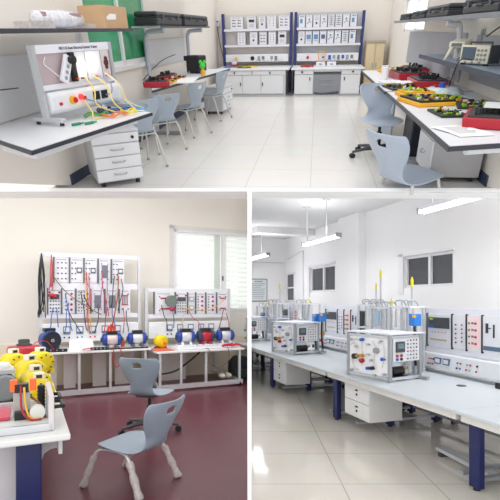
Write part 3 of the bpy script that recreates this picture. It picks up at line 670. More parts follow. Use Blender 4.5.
MB().box(1.602, 1.616, 3.6, 5.6, .8, 1.21).obj('pegboard', mat('grey mauve board', 'aeb0b8', .6, noise=.02), t)
for y in (4.6, 5.45): MB().box(1.592, 1.602, y - .03, y + .03, .99, 1.26).obj('bracket', MGREY, t)
t = thing('overhead_shelf', 'lower blue grey shelf holding the oscilloscope on the right wall', 'shelf', 'T', (0, 0, 0), 0, 'overhead shelves')
sh = MB().box(1.3, 1.59, 3.6, 6.8, .955, .985).obj('shelf_board', mat('blue grey shelf', '8fa0b2', .4), t)
MB().box(1.285, 1.3, 3.6, 6.81, .95, .99).obj('edge_band', mat('dark shelf edge', '3c4656', .4), sh)
t = thing('overhead_shelf', 'upper grey shelf carrying black cases on the right wall', 'shelf', 'T', (0, 0, 0), 0, 'overhead shelves')
sh = MB().box(1.3, 1.59, 3.6, 9.4, 1.35, 1.372).obj('shelf_board', LGREY, t); MB().box(1.287, 1.3, 3.6, 9.4, 1.345, 1.378).obj('edge_band', mat('steel shelf edge', '7c838c', .35), sh)
t = rbench('farther right bench, beyond the swivel chair, with white cups on it', 5.36, 8.1, .73, 0)
MB().box(.98, 1.0, 6.3, 8.0, 0, .69).obj('side_panel', mat('blue grey side panel', 'aab6c4', .5), t)
MB().box(1.602, 1.616, 6.0, 9.6, .74, 1.22).obj('pegboard', mat('grey mauve board', 'aeb0b8', .6), t)
GC = 'black cases on the right overhead shelf'
case('lower black case near the camera end of the right overhead shelf', (1.46, 4.7, 1.372), -PI / 2, 1.0, .3, .13, GC)
case('black case behind the near one on the right overhead shelf, next to the curved post', (1.46, 6.3, 1.372), -PI / 2, 1.1, .3, .12, GC)
case('black case in the middle of the right overhead shelf', (1.46, 7.5, 1.372), -PI / 2, .95, .28, .10, GC)
case('farthest black case on the right overhead shelf, nearest the back wall', (1.46, 8.6, 1.372), -PI / 2, .9, .28, .09, GC)
case('black case stacked on top of another case at the camera end of the right shelf', (1.48, 4.85, 1.504), -PI / 2, .8, .26, .08, GC)
# oscilloscope and stand on the lower shelf
t = thing('oscilloscope', 'white oscilloscope with dark screen on the right instrument shelf', 'oscilloscope', 'T', (1.43, 4.86, .985), math.radians(-58), None, .78)
MB().box(-.2, .2, -.07, .1, .015, .2).obj('housing', CREAM, t, None, .012)
MB().box(-.17, .02, -.076, -.068, .05, .18).obj('screen', mat('scope screen', '5c6a7c', .25), t)
for i in range(3):
    for j in range(3): MB().cyl((.06 + i * .05, -.07, .06 + j * .045), (.06 + i * .05, -.088, .06 + j * .045), .013).obj('knob', MGREY, t)
for k in range(3): MB().cyl((-.1 + k * .1, -.07, .03), (-.1 + k * .1, -.09, .03), .01).obj('connector', SILVER, t)
MB().box(.2, .215, -.06, .1, .02, .2).obj('side_wall', DGREY, t)
MB().tube([(-.15, .02, .2), (-.15, .02, .225), (.15, .02, .225), (.15, .02, .2)], .01).obj('handle', DGREY, t)
for x in (-.16, .16): MB().box(x - .02, x + .02, -.06, -.02, 0, .016).obj('rubber_foot', BLACK, t)
solo(MB().tube(spline([(1.42, 4.7, 1.21), (1.5, 4.5, 1.3), (1.57, 4.3, 1.22), (1.56, 4.2, 1.06), (1.5, 4.3, 1.0)], 6), .006), 'probe_cable', BLACK, 'black cable arching over the white oscilloscope', 'cable', 'T')
solo(MB().tube(spline([(1.36, 4.75, 1.03), (1.27, 4.8, 1.03), (1.24, 4.85, .9), (1.25, 4.95, .8), (1.27, 5.1, .87), (1.25, 5.2, .8), (1.26, 5.27, .735)], 6), .005), 'probe_cable', BLACK, 'black probe cable dangling below the oscilloscope shelf to the bench', 'cable', 'T')
t = thing('instrument_stand', 'grey desktop meter on splayed legs on the far end of the oscilloscope shelf', 'meter', 'T', (1.43, 5.5, .985), math.radians(-60), None, .72)
MB().prism([(-.06, .16), (.08, .22), (.08, .27), (-.06, .23)], -.16, .13, 'x').obj('housing', CREAM, t, None, .008)
MB().box(-.1, .08, -.072, -.06, .175, .215, 0, 0, None, -.3).obj('display', mat('scope screen', '5c6a7c', .25), t)
for x, m_ in ((-.13, CREAM), (.1, MGREY)):
    MB().tube([(x, .05, .2), (x + .02, -.05, .14), (x - .03, -.1, .0)], .02, 0, 8, True, [.035, .03, .014]).obj('leg', m_, t)
    MB().tube([(x, .05, .2), (x + .02, .1, .0)], .018).obj('leg', m_, t)
# kits and boards on the near right bench
kit_tray('large red kit tray with a pale sheet, at the camera end of the right bench', (1.24, 3.42, .72), -.35, .44, .46, .065, page=True, knobs=30)
o = solo(MB().box(-.11, .11, -.15, .15, 0, .003).box(-.12, .10, -.12, .18, .003, .006, 0, .15), 'printed_sheet', PAPER, 'white printed sheets at the front corner of the right bench, beside the large red tray', 'papers', 'T', (.94, 3.16, .722), .25)
b = MB()
for k in range(7): b.box(-.08, .03 + .02 * (k % 3), -.08 + k * .032, -.07 + k * .032, .006, .0065)
b.obj('printed_lines', INK, o, 'grey print on the sheet')
board('dark board with lime parts just beyond the printed sheets on the right bench', (1.0, 3.86, .72), .1, .2, .34)
board('dark board with lime parts against the wall behind the large red tray', (1.3, 4.28, .72), -.2, .26, .42)
board('dark board in a bright yellow tray at the front edge of the right bench', (.95, 4.46, .72), .25, .28, .42, tray=GOLD)
board('yellow tray board just beyond the front yellow tray on the right bench', (.96, 4.98, .72), .15, .28, .24, base=GOLD, tray=GOLD)
board('dark board between the yellow trays and the wall on the right bench', (1.2, 4.72, .72), .3, .22, .4)
t = thing('bubble_wrap_sheet', 'crumpled clear wrap with a blue knob before a red tray, right bench', 'wrap', 'T', (1.24, 5.12, .72), .2)
MB().lathe([(.2, 0), (.19, .03), (.12, .06), (.02, .055)], (0, 0, 0)).obj('wrap', mat('pale crinkled wrap', 'cfd8dc', .2, noise=.25, scale=30, bump=.6), t); MB().cyl((-.02, -.02, .05), (-.02, -.02, .1), .03).obj('knob', BLUE, t); MB().cyl((-.06, .02, .05), (-.06, .02, .08), .02).obj('knob', CRIM, t)
kit_tray('red kit tray behind the clear wrap, against the wall below the post', (1.22, 5.74, .722), .0, .34, .56, .075, knobs=24)
board('green board partly under a white sheet at the near edge of the farther right bench', (.94, 5.62, .72), .15, .34, .42)
solo(MB().box(-.14, .14, -.1, .1, 0, .004), 'printed_sheet', PAPER, 'small white sheet resting on the green board of the farther right bench', 'papers', 'T', (.98, 5.72, .77), .3)
kit_tray('red kit tray with dark knobs in the middle of the farther right bench', (1.17, 6.75, .72), .1, .36, .6, .075, knobs=22)
board('yellow kit board beyond the middle red tray on the farther right bench', (1.12, 7.65, .72), .1, .32, .5, base=GOLD, tray=GOLD)
kit_tray('farthest red kit tray on the right, against the wall beyond the yellow kit board', (1.42, 7.72, .72), .1, .24, .6, .06, knobs=10)
for k, (x, y, lab) in enumerate(((.86, 6.55, 'nearer of two white paper cups on the farther right bench'), (.9, 6.85, 'farther of two white paper cups, next to papers on the right bench'))):
    t = thing('paper_cup', lab, 'cup', 'T', (x, y, .72), 0, 'white cups on the farther right bench')
    MB().lathe([(.04, 0), (.05, .13), (.052, .135)], (0, 0, 0)).obj('body', PAPER, t); MB().lathe([(.054, .132), (.054, .14), (.045, .142)], (0, 0, 0)).obj('rim', PANEL, t)
solo(MB().box(-.13, .13, -.25, .25, 0, .005), 'printed_sheet', PAPER, 'white sheets lying between the paper cups and the middle red tray', 'papers', 'T', (.92, 6.22, .722), .1)
t = thing('storage_box', 'dark blue black box on the floor under the farther right bench', 'box', 'T', (1.30, 5.84, 0), 0)
MB().box(-.2, .3, -.25, .25, 0, .5).obj('body', mat('blue black box', '252b3a', .5), t, None, .015); MB().box(-.21, .31, -.26, .26, .5, .54).obj('lid', mat('blue black lid', '1e222e', .5), t, None, .01)
# pedestal, swivel chair and the front chair on the right
t = pedestal('drawer_pedestal', 'grey pedestal with black lock under the right bench, behind the front chair', 'T', (1.34, 4.88, 0), -PI / 2, .6, .47, .50, 1, None, 1, mat('pedestal side grey', 'b3b2b4', .5))
swivel_chair('pale blue swivel chair on black base in front of the right benches', 'T', (.75, 5.60, 0), math.radians(184), (1.06, 1.06, .90), None)
t = thing('plastic_chair', 'large pale blue chair in the right foreground, seat turned to the bench', 'chair', 'T', (.93, 4.42, 0), math.radians(-56), None, (1.25, 1.25, 1.18))
sh = shell_mesh(SEAT, t); sh.location = (.0, .03, -.35); sh.rotation_euler = (.12, 0, 0)
for x in (-.16, .16):
    for y in (-.14, .13): MB().tube([(x * .9, y * .9, .08), (x, y, .0)], .0125, 0, 10).obj('leg', LEGM, t)
# ================================================================== ground floor left: motor test workshop
def bench_frame(label, x0, x1, y0, y1, posts, H):
    t = thing('test_bench', label, 'workbench', 'L', (0, 0, 0), 0, 'aluminium frame benches in the maroon workshop')
    MB().box(x0, x1, y0, y1, H - .035, H).obj('worktop', mat('off white worktop', 'e4e6e4', .4, noise=.02), t, None, .006)
    for x in posts: MB().box(x - .02, x + .02, y0 + .04, y0 + .08, .05, H - .035).obj('leg', ALU, t)
    for x in (posts[0], posts[-1]): MB().box(x - .02, x + .02, y1 - .1, y1 - .06, .05, H - .035).obj('leg', ALU, t)
    MB().box(x0 + .02, x1 - .02, y0 + .03, y0 + .09, .03, .11).obj('base_rail', ALU, t)
    for x in (posts[0], posts[-1]):
        MB().box(x - .03, x + .03, y0, y1 - .04, .06, .11).obj('side_rail', ALU, t)
        c = MB().cyl((x - .015, y0 + .03, .03), (x + .015, y0 + .03, .03), .03).obj('caster', BLACK, t)
        MB().box(x - .025, x + .025, y0 + .015, y0 + .045, .045, .07).obj('caster_fork', MGREY, c)
    return t
bench_frame('left test bench below the taller trainer board, by the maroon floor', .19, 1.99, 8.05, 9.28, (.25, .80, 1.30, 1.9), .75)
bench_frame('right test bench below the shorter trainer board and window', 2.03, 3.70, 7.82, 9.28, (2.1, 2.48, 2.95, 3.62), .70)
lean = mat('white leaning board', 'e9e2dd', .6, noise=.03)
for k, (a, c) in enumerate(((.3, .5), (.62, .82), (1.12, 1.36), (1.52, 1.84), (2.16, 2.32), (2.36, 2.92))):
    solo(MB().box(a, c, 8.95, 8.98, 0, .64), 'leaning_board', lean, ['narrow pale board behind the far left end of the left test bench', 'pale board behind the second post of the left test bench', 'pale board left of the brown wall gap behind the swivel chair', 'wide pale board at the right end under the left test bench', 'narrow pale board at the left end under the right test bench', 'widest pale board under the right test bench, behind the black hose'][k], 'board', 'L', group='pale boards leaning under the benches')
solo(MB().tube(spline([(2.06, 7.98, .30), (2.2, 8.0, .29), (2.42, 8.0, .33), (2.62, 8.0, .45), (2.8, 8.0, .58), (2.88, 8.02, .635)], 6), .016), 'black_hose', BLACK, 'black hose curving up under the right test bench', 'hose', 'L')
# ---- trainer boards
def lmod(t, x0, x1, z0, z1, kind, y):
    md = MB().box(x0, x1, y - .02, y, z0, z1).obj('module', PANEL, t)
    MB().box(x0 - .022, x0 + .002, y - .045, y, z0 - .01, z1 + .01).obj('divider', mat('slate divider', '63666f', .5), md)
    w, h = x1 - x0, z1 - z0; f = y - .02
    MB().box(x0 + w * .15, x1 - w * .15, f - .003, f, z1 - .035, z1 - .025).obj('printed_line', INK, md)
    def dots(cols, rows, m_, r=.013, ax=.25, bx_=.8, az=.15, bz=.8):
        pts = [(x0 + w * (ax + (bx_ - ax) * (i / max(cols - 1, 1))), z0 + h * (az + (bz - az) * (j / max(rows - 1, 1)))) for i in range(cols) for j in range(rows)]
        if len(pts) <= 30:
            first = None
            for X, Z in pts:
                if first is None: first = MB().cyl((0, f - .012, 0), (0, f, 0), r, 0, 8).obj('socket', m_, md); o = first
                else: o = first.copy(); COL.objects.link(o); o.parent = md
                o.location = (X, 0, Z)
            return
        b = MB()
        for X, Z in pts: b.cyl((X, f - .012, Z), (X, f, Z), r, 0, 8)
        b.obj('socket_field', m_, md)
    if kind == 'dots': dots(3, 4, INKD)
    elif kind == 'meter':
        dots(2, 4, INKD, .012, .15, .4)
        MB().box(x0 + w * .5, x1 - w * .12, f - .02, f, z0 + h * .4, z0 + h * .62).obj('meter', mat('grey meter bezel', '55585e', .4), md)
        MB().box(x0 + w * .56, x1 - w * .18, f - .023, f - .02, z0 + h * .45, z0 + h * .57).obj('meter_face', PANEL, md)
    elif kind == 'red': dots(1, 4, MAGENTA, .024, .68, .68); dots(1, 6, INKD, .012, .25, .25)
    elif kind == 'mix': dots(1, 5, mat('blue socket', '3c62b8', .4), .014, .3, .3); dots(1, 4, MAGENTA, .022, .75, .75)
    elif kind == 'grid': dots(3, 7, INKD, .011, .2, .6, .1, .88); dots(1, 4, MAGENTA, .022, .82, .82)
    elif kind == 'wire':
        dots(2, 2, INKD)
        b = MB()
        for j in (0, 1):
            for i in range(3): b.tube([(x0 + w * (.3 + .2 * i), f - .01, z0 + h * .35), (x0 + w * (.3 + .2 * i), f - .01, z0 + h * .75)], .007, 0, 6)
            b.box(x0 + w * .2, x1 - w * .2, f - .016, f, z0 + h * (.33 + .4 * j), z0 + h * (.36 + .4 * j))
        b.obj('red_link', CRIM, md)
    elif kind == 'two_meter':
        for j in (0, 1):
            g = MB().box(x0 + w * .2, x1 - w * .2, f - .02, f, z0 + h * (.15 + .42 * j), z0 + h * (.38 + .42 * j)).obj('meter', MGREY, md); MB().box(x0 + w * .28, x1 - w * .28, f - .023, f - .02, z0 + h * (.2 + .42 * j), z0 + h * (.34 + .42 * j)).obj('meter_face', PANEL, g)
    elif kind == 'display':
        MB().box(x0 + w * .15, x1 - w * .1, f - .012, f, z0 + h * .58, z0 + h * .78).obj('display', DGREY, md); dots(4, 4, INKD, .012, .2, .85, .08, .5)
        dots(2, 1, MAGENTA, .02, .12, .9, .86, .86)
    elif kind == 'switch':
        for j in (0, 1): MB().box(x0 + w * .3, x1 - w * .2, f - .015, f, z0 + h * (.2 + .5 * j), z0 + h * (.26 + .5 * j)).obj('red_switch', CRIM, md)
        dots(2, 2, INKD)
    elif kind == 'sign': MB().box(x0 + w * .25, x1 - w * .2, f - .003, f, z0 + h * .2, z0 + h * .75).obj('diagram', INK, md); dots(2, 3, INKD, .01)
    return md
def trainer(label, x0, x1, ztop, rows, zs, H, y=8.95, strip=(.85, 1.18), rails=()):
    t = thing('trainer_board', label, 'training board', 'L', (0, 0, 0), 0, 'panel trainer boards on the test benches')
    for x in (x0, x1): MB().box(x - .025, x + .025, y - .04, y + .04, H, ztop).obj('post', ALU, t)
    for x in (x0, x1): MB().box(x - .035, x + .035, y - .28, y + .2, H, H + .035).obj('foot_bar', ALU, t)
    for a, c in rails: MB().box(x0 + .025, x1 - .025, y - .02, y + .02, a, c).obj('rail', PANEL, t)
    for mods, (z0, z1) in zip(rows, zs):
        for a, c, kd in mods: lmod(t, a, c, z0, z1, kd, y - .005)
    s = MB().box(x0 + .03, x1 - .03, y - .12, y + .02, strip[0], strip[1]).obj('control_strip', WHITE, t, None, .01)
    f = y - .12; n = int((x1 - x0) / .22)
    MB().box(x0 + .06, x0 + .2, f - .008, f, strip[0] + .08, strip[1] - .07).obj('socket_plate', PANEL, s)
    for k in range(1, n - 1):
        X = x0 + .15 + k * .22
        g = MB().box(X, X + .12, f - .014, f, strip[0] + .14, strip[1] - .05).obj('meter', mat('slate blue meter', '6f8098', .4), s); MB().box(X + .015, X + .105, f - .018, f - .014, strip[0] + .18, strip[1] - .07).obj('meter_face', PANEL, g)
        for q in (.02, .1): MB().cyl((X + q, f, strip[0] + .08), (X + q, f - .015, strip[0] + .08), .014).obj('socket', [RED, BLACK, BLUE][k % 3], s)
    return t
trainer('tall trainer board with two panel rows on the left test bench', .23, 1.97, 2.46,
        [[(.46, .70, 'dots'), (.725, .95, 'meter'), (.97, 1.19, 'meter'), (1.22, 1.43, 'sign'), (1.46, 1.69, 'meter')],
         [(.36, .565, 'display'), (.59, .80, 'mix'), (.83, 1.06, 'grid'), (1.09, 1.31, 'sign'), (1.34, 1.58, 'sign'), (1.60, 1.80, 'wire')]], [(1.92, 2.36), (1.36, 1.80)], .75,
        rails=((2.37, 2.45), (1.80, 1.91), (1.27, 1.35)))
trainer('short trainer board with one panel row in front of the window', 2.11, 3.86, 1.84,
        [[(2.27, 2.67, 'switch'), (2.70, 2.93, 'display'), (2.955, 3.10, 'two_meter'), (3.125, 3.32, 'red'), (3.345, 3.56, 'red'), (3.585, 3.83, 'switch')]], [(1.33, 1.75)], .70,
        strip=(.85, 1.17), rails=((1.76, 1.83), (1.24, 1.32)))
# ---- hanging lead bundles on the tall board
def bundle(name, label, x, z0, z1, m_, n, spread, seed, y=8.86, cat='test leads'):
    r = random.Random(seed); b = MB()
    for k in range(n):
        xo = x + r.uniform(-spread, spread); q = r.uniform(-.03, .03)
        b.tube(spline([(x, y, z1), (xo, y - .03 + q, z1 - (z1 - z0) * .35), (xo + r.uniform(-.03, .03), y - .03 + q, z1 - (z1 - z0) * .7), (xo + r.uniform(-.05, .05), y - .03, z0 + r.uniform(0, .15))], 4), .009, 0, 6)
    o = solo(b, name, m_, label, cat, 'L'); return o
bundle('lead_bundle', 'bundle of black leads hanging on the left post of the tall board', .25, 1.28, 2.42, mat('black lead rubber', '26272c', .45), 9, .05, 1)
bundle('lead_bundle', 'bundle of red leads hanging beside the black bundle on the tall board', .41, 1.72, 2.40, mat('rose lead', 'c85a68', .45), 5, .02, 2)
o = solo(MB().ball((0, 0, 0), .05, 0, 10, (1.3, .6, .7)).ball((.05, -.01, -.02), .03), 'red_clip_cluster', CRIM, 'red clips at the lower end of the rose lead bundle', 'clips', 'L', (.42, 8.85, 1.68))
cords = [('blue', '3f5fae', (.44, 1.45), (.38, 1.1), 'blue cord from the first lower panel down to the strip, left end'), ('blue', '3f5fae', (.5, 1.45), (.52, 1.12), 'second blue cord dropping from the first lower panel'),
         ('blue', '3f5fae', (.64, 1.7), (.75, 1.05), 'blue cord running from the blue sockets to the strip meter'), ('navy', '2b3568', (.66, 1.6), (.90, 1.0), 'dark blue cord crossing the lower left panels'),
         ('olive', '6e6a3a', (.46, 2.0), (1.25, 1.33), 'olive cord slanting across the tall board from upper left'), ('black', '222327', (.9, 1.75), (1.0, 1.05), 'black cord hanging from the dotted grid panel'),
         ('yellow', 'e0b93a', (.98, 2.1), (1.08, 1.0), 'yellow cord falling from the upper middle meter panel'), ('red', 'c22a38', (1.0, 2.12), (1.02, 1.02), 'red cord falling beside the yellow one from the upper middle panel'),
         ('rose', 'd06a7c', (1.04, 2.05), (.98, 1.2), 'rose cord looping below the upper middle meter'), ('red', 'c22a38', (1.27, 2.12), (1.38, 1.3), 'red cord from the fourth upper panel to the lower panel'),
         ('mauve', '8a6f9a', (1.36, 2.2), (1.34, 1.3), 'mauve cord from the fourth upper panel'), ('brown', '7a4a34', (1.56, 2.1), (1.44, 1.05), 'brown cord falling between the two right lower panels'),
         ('black', '222327', (1.5, 2.05), (1.42, 1.45), 'black cord hanging from the fifth upper panel'), ('orange', 'd9783a', (1.58, 2.05), (1.40, .96), 'orange cord falling from the fifth upper panel to the motor'),
         ('black', '222327', (1.2, 1.5), (1.12, 1.0), 'black cord from the lower middle panel to the strip'), ('slate', '4a5570', (1.72, 1.4), (1.74, 1.0), 'slate cord below the red linked panel')]
for k, (nm, hx, (x0, z0), (x1, z1), lab) in enumerate(cords):
    zz = (z0 + z1) / 2 - .08 - .03 * (k % 3)
    solo(MB().tube(spline([(x0, 8.885, z0), (x0 + (x1 - x0) * .25 + .02 * (k % 3 - 1), 8.80, zz + (z0 - zz) * .4), (x0 + (x1 - x0) * .7, 8.775, zz - (zz - z1) * .4), (x1, 8.795, z1)], 6), .008, 0, 6), 'patch_cord', mat(nm + ' cord L', hx, .4), lab, 'patch cord', 'L', group='patch cords on the tall trainer board')
more = [('blue', '3f5fae', (.70, 1.55), (.62, 1.0)), ('black', '222327', (.95, 1.7), (1.1, 1.38)), ('rose', 'd06a7c', (1.02, 1.9), (1.06, 1.42)), ('mauve', '8a6f9a', (1.3, 1.95), (1.2, 1.4)), ('red', 'c22a38', (1.33, 1.6), (1.30, 1.0)), ('black', '222327', (1.62, 2.0), (1.55, 1.4)), ('blue', '3f5fae', (1.46, 1.5), (1.5, 1.02)), ('red', 'c22a38', (1.66, 1.45), (1.64, .98))]
where = ['blue cord just right of the blue sockets panel', 'black cord joining the grid panel to its neighbour', 'rose cord between the second and third lower panels', 'mauve cord slanting between the two rows, mid board', 'red cord dropping left of the wired lower panel', 'black cord left of the upper right gap', 'blue cord dropping beside the orange cord', 'red cord dropping under the red linked panel']
for k, (nm, hx, (x0, z0), (x1, z1)) in enumerate(more):
    zz = (z0 + z1) / 2 - .05
    solo(MB().tube(spline([(x0, 8.875, z0), (x0 + (x1 - x0) * .25 + .03 * (k % 3 - 1), 8.76, zz + (z0 - zz) * .4), (x0 + (x1 - x0) * .7, 8.74, zz - (zz - z1) * .4), (x1, 8.79, z1)], 6), .008, 0, 6), 'patch_cord', mat(nm + ' cord L', hx, .4), where[k], 'patch cord', 'L', group='patch cords on the tall trainer board')
cords2 = [('black', '222327', (2.4, 1.5), (2.5, 1.0), 'black cord dropping from the first panel of the short board'), ('slate', '4a5570', (2.62, 1.4), (2.62, 1.05), 'slate cord under the round motor model'),
          ('yellow', 'e0b93a', (2.78, 1.45), (3.72, 1.62), 'yellow cord sagging across the short board to the last switch'), ('cream', 'd8c79a', (2.85, 1.35), (2.74, 1.0), 'cream cord from the display panel to the blue motor'),
          ('brown', '8a5a4a', (3.72, 1.4), (3.15, 1.02), 'brown cord swinging from the last switch to the red motor'), ('rose', 'd06a7c', (2.95, 1.4), (3.2, 1.02), 'rose cord from the two meter panel to the red motor'), ('red', 'c22a38', (3.78, 1.32), (3.8, 1.0), 'red cord hanging at the right end of the short board')]
for k, (nm, hx, (x0, z0), (x1, z1), lab) in enumerate(cords2):
    zz = min(z0, z1) - .06 if abs(x1 - x0) > .5 else (z0 + z1) / 2
    solo(MB().tube(spline([(x0, 8.885, z0), (x0 + (x1 - x0) * .3, 8.79, zz + .02), (x0 + (x1 - x0) * .65, 8.775, zz + (.02 if abs(x1 - x0) > .5 else -.03)), (x1, 8.795, z1)], 6), .008, 0, 6), 'patch_cord', mat(nm + ' cord L', hx, .4), lab, 'patch cord', 'L', group='patch cords on the short trainer board')
t = thing('motor_model', 'round grey motor model with red front hung on the short board', 'motor', 'L', (2.58, 8.84, 1.58), 0)
MB().cyl((0, .05, 0), (0, -.07, 0), .11, 0, 18).obj('housing', mat('sage grey housing', '6d7a76', .4), t); MB().ball((0, -.06, -.16), .06, 0, 10, (1, .7, .8)).obj('red_front', MAGENTA, t); MB().box(-.03, .03, -.03, .03, .1, .15).obj('terminal_box', CREAM, t)
# ---- motors
def motor(label, loc, rz, shell, bell, s=1, plate=False, rm='L', group='electric motors on the test benches', blk=BLACK):
    t = thing('electric_motor', label, 'electric motor', rm, loc, rz, group, s)
    z = .03 if plate else .0
    if plate: MB().box(-.2, .2, -.12, .12, 0, .03).obj('base_plate', PANEL, t, None, .004)
    MB().lathe([(.1, -.11), (.112, -.1), (.112, .1), (.1, .11)], (0, 0, z + .165), 0, 20, 'x').obj('housing', shell, t)
    for k in (-1, 1):
        b = MB().lathe([(.05, k * .2), (.1, k * .185), (.125, k * .16), (.125, k * .105), (.11, k * .1)], (0, 0, z + .165), 0, 20, 'x').obj('end_bell', bell, t)
        MB().lathe([(.04, k * .205), (.05, k * .215), (.02, k * .22)], (0, 0, z + .165), 0, 12, 'x').obj('bearing_cap', DGREY, b)
    MB().cyl((.19, 0, z + .165), (.222, 0, z + .165), .014).obj('shaft', SILVER, t)
    MB().box(-.1, .1, -.07, .07, z + .265, z + .335).obj('terminal_box', blk, t, None, .006)
    for k in (-1, 1): MB().prism([(-.13, z), (.13, z), (.1, z + .035), (.05, z + .09), (-.05, z + .09), (-.1, z + .035)], k * .09 - .025, k * .09 + .025, 'x').obj('foot', shell if plate else DGREY, t)
    return t
SV = mat('silver motor body', 'd6d9de', .35, .3)
def face_motor(label, loc, rz, s=1):
    t = thing('electric_motor', label, 'electric motor', 'L', loc, rz, 'electric motors on the test benches', s)
    MB().lathe([(.12, -.16), (.155, -.15), (.16, -.06), (.14, -.04), (.14, .14), (.11, .17)], (0, 0, .17), 0, 24, 'y').obj('housing', [MBLUE], t)
    MB().cyl((0, -.155, .17), (0, -.175, .17), .145, 0, 24).obj('flywheel', mat('black flywheel', '1b1e2a', .35), t); MB().cyl((0, -.17, .17), (0, -.20, .17), .028).obj('hub', SILVER, t); MB().cyl((0, -.19, .17), (0, -.203, .17), .012).obj('shaft', BLACK, t)
    MB().box(-.09, .09, -.06, .08, .31, .37).obj('terminal_box', BLACK, t, None, .006)
    for k in (-1, 1): MB().box(k * .1 - .03, k * .1 + .03, -.12, .12, 0, .06).obj('foot', DGREY, t)
    return t
face_motor('black faced blue motor at the left end of the left test bench', (.36, 8.55, .75), .25, 1.0)
motor('blue motor under the orange connector cluster on the left test bench', (1.38, 8.45, .75), 0, mat('rosy silver body', 'd8c4c6', .35, .2), MBLUE, .88)
motor('blue and silver motor at the right end of the left test bench', (1.84, 8.5, .75), 0, SV, MBLUE, .88)
motor('blue and silver motor left of the red motor on a white plate', (2.70, 8.3, .734), 0, SV, MBLUE, .9, True)
motor('red motor with blue ends in the middle of the right test bench', (3.10, 8.3, .734), 0, CRIM, mat('dark blue bell', '2a3556', .4), .9, True)
motor('blue and silver motor right of the red motor, nearest the partition', (3.50, 8.3, .734), 0, SV, MBLUE, .9, True)
solo(MB().box(-.62, .62, -.26, .26, 0, .03), 'mounting_board', PANEL, 'long white mounting board under the three motors on the right bench', 'board', 'L', (3.06, 8.22, .702), bev=.004)
t = thing('yellow_motor', 'yellow motor standing alone on the right test bench beside a red sheet', 'electric motor', 'L', (2.26, 8.45, .70), .3)
MB().lathe([(.06, -.1), (.115, -.09), (.12, .05), (.09, .09)], (0, 0, .13), 0, 18, 'y').obj('housing', YEL, t); MB().ball((.03, -.1, .1), .035).obj('cap', ORG, t); MB().box(-.1, .1, -.06, .06, 0, .03).obj('foot', DGREY, t)
# ---- small things on the two benches
o = thing('red_connector_cluster', 'orange red connectors heaped on top of the blue motor', 'connectors', 'L', (1.37, 8.45, 1.046), 0)
for k, (a, c) in enumerate(((-.06, 0), (.0, .03), (.06, .0))): MB().cyl((a, 0, 0), (a * .6, 0, .09 + c), .022, 0, 8).obj('plug', mat('orange red plug', 'd8412e', .4), o)
for k, (x, lab) in enumerate(((1.60, 'orange plug standing left of the silver motor on the left bench'),)): solo(MB().cyl((0, 0, .0), (0, 0, .1), .035, 0, 10).cyl((0, 0, .1), (0, 0, .16), .018), 'plug_connector', ORG, lab, 'connector', 'L', (x, 8.6, .75))
for k, (x, y, w, lab) in enumerate(((.42, 8.14, .2, 'black connector strip in front of the black faced motor'), (1.12, 8.13, .14, 'black clip lying near the front edge of the left test bench'))):
    t = thing('connector_strip', lab, 'connector', 'L', (x, y, .75), -.1, None)
    MB().box(-w, w, -.03, .03, 0, .05).obj('housing', BLACK, t, None, .006)
    for i in range(4): MB().cyl((-w * .7 + i * w * .45, -.03, .03), (-w * .7 + i * w * .45, -.04, .03), .012).obj('screw', SILVER, t)
solo(MB().prism([(-.2, 0), (.2, .02), (.18, .16), (.02, .2), (-.2, .17)], -.004, .004, 'y').box(-.2, .2, -.12, 0, 0, .006), 'instruction_sheet', PAPER, 'white sheets propped in front of the tall board control strip', 'papers', 'L', (.86, 8.3, .752), .0)
coil('red_lead', mat('rose lead', 'c85a68', .45), 'red lead coiled on the white sheets of the left test bench', .95, 8.15, .758, .12, 'L', th=.007)
coil('yellow_lead', mat('lime lead', 'b5b83a', .45), 'yellow green lead coiled between sheets and the black clip', 1.12, 8.32, .752, .09, 'L', th=.008, k0=2)
solo(MB().tube(spline([(1.36, 8.3, .78), (1.34, 8.03, .765), (1.33, 8.02, .55), (1.40, 8.02, .46), (1.47, 8.02, .55), (1.46, 8.03, .765), (1.5, 8.2, .765)], 6), .007), 'red_lead', mat('red lead L', 'c22a38', .4), 'red lead looping over the front edge of the left test bench', 'test leads', 'L')
solo(MB().tube(spline([(1.2, 8.1, .765), (1.5, 8.12, .765), (1.95, 8.1, .765)], 6), .014), 'black_cable', BLACK, 'straight black cable along the front edge of the left test bench', 'cable', 'L')
solo(MB().box(-.17, .17, -.2, .25, 0, .008), 'red_sheet', mat('salmon red sheet', 'd8614f', .5), 'salmon red sheet bridging the joint of the two test benches', 'sheet', 'L', (2.2, 8.12, .702), .1)
t = thing('red_pliers', 'red handled clamps at the partition end of the right test bench', 'clamps', 'L', (3.52, 7.95, .702), 0)
for k, (a, c) in enumerate(((-.1, .0), (.0, .05), (.08, -.02))): MB().tube(spline([(a - .12, c, .04), (a, c + .02, .06), (a + .1, c + .06, .03)], 4), .022).obj('handle', RED, t)
solo(MB().tube(spline([(2.98, 7.95, .71), (2.98, 7.79, .7), (3.0, 7.78, .45), (3.2, 7.78, .38), (3.36, 7.78, .5), (3.36, 7.79, .7), (3.4, 7.95, .72)], 6), .006), 'hanging_lead', mat('grey brown lead', '6a6064', .4), 'thin dark lead hanging in a loop from the right bench front', 'test leads', 'L')
t = thing('backpack', 'black backpack standing under the partition end of the right bench', 'backpack', 'L', (3.89, 8.5, 0), 0, None, .85)
MB().prism([(-.24, 0), (.22, 0), (.22, .38), (.2, .54), (-.1, .56), (-.24, .42)], -.12, .12, 'y').obj('body', mat('black bag fabric', '24282c', .8), t, None, .04)
MB().prism([(-.18, .02), (.18, .02), (.18, .25), (-.18, .25)], -.17, -.12, 'y').obj('front_pocket', mat('dark green fabric', '2f3d38', .8), t, None, .02)
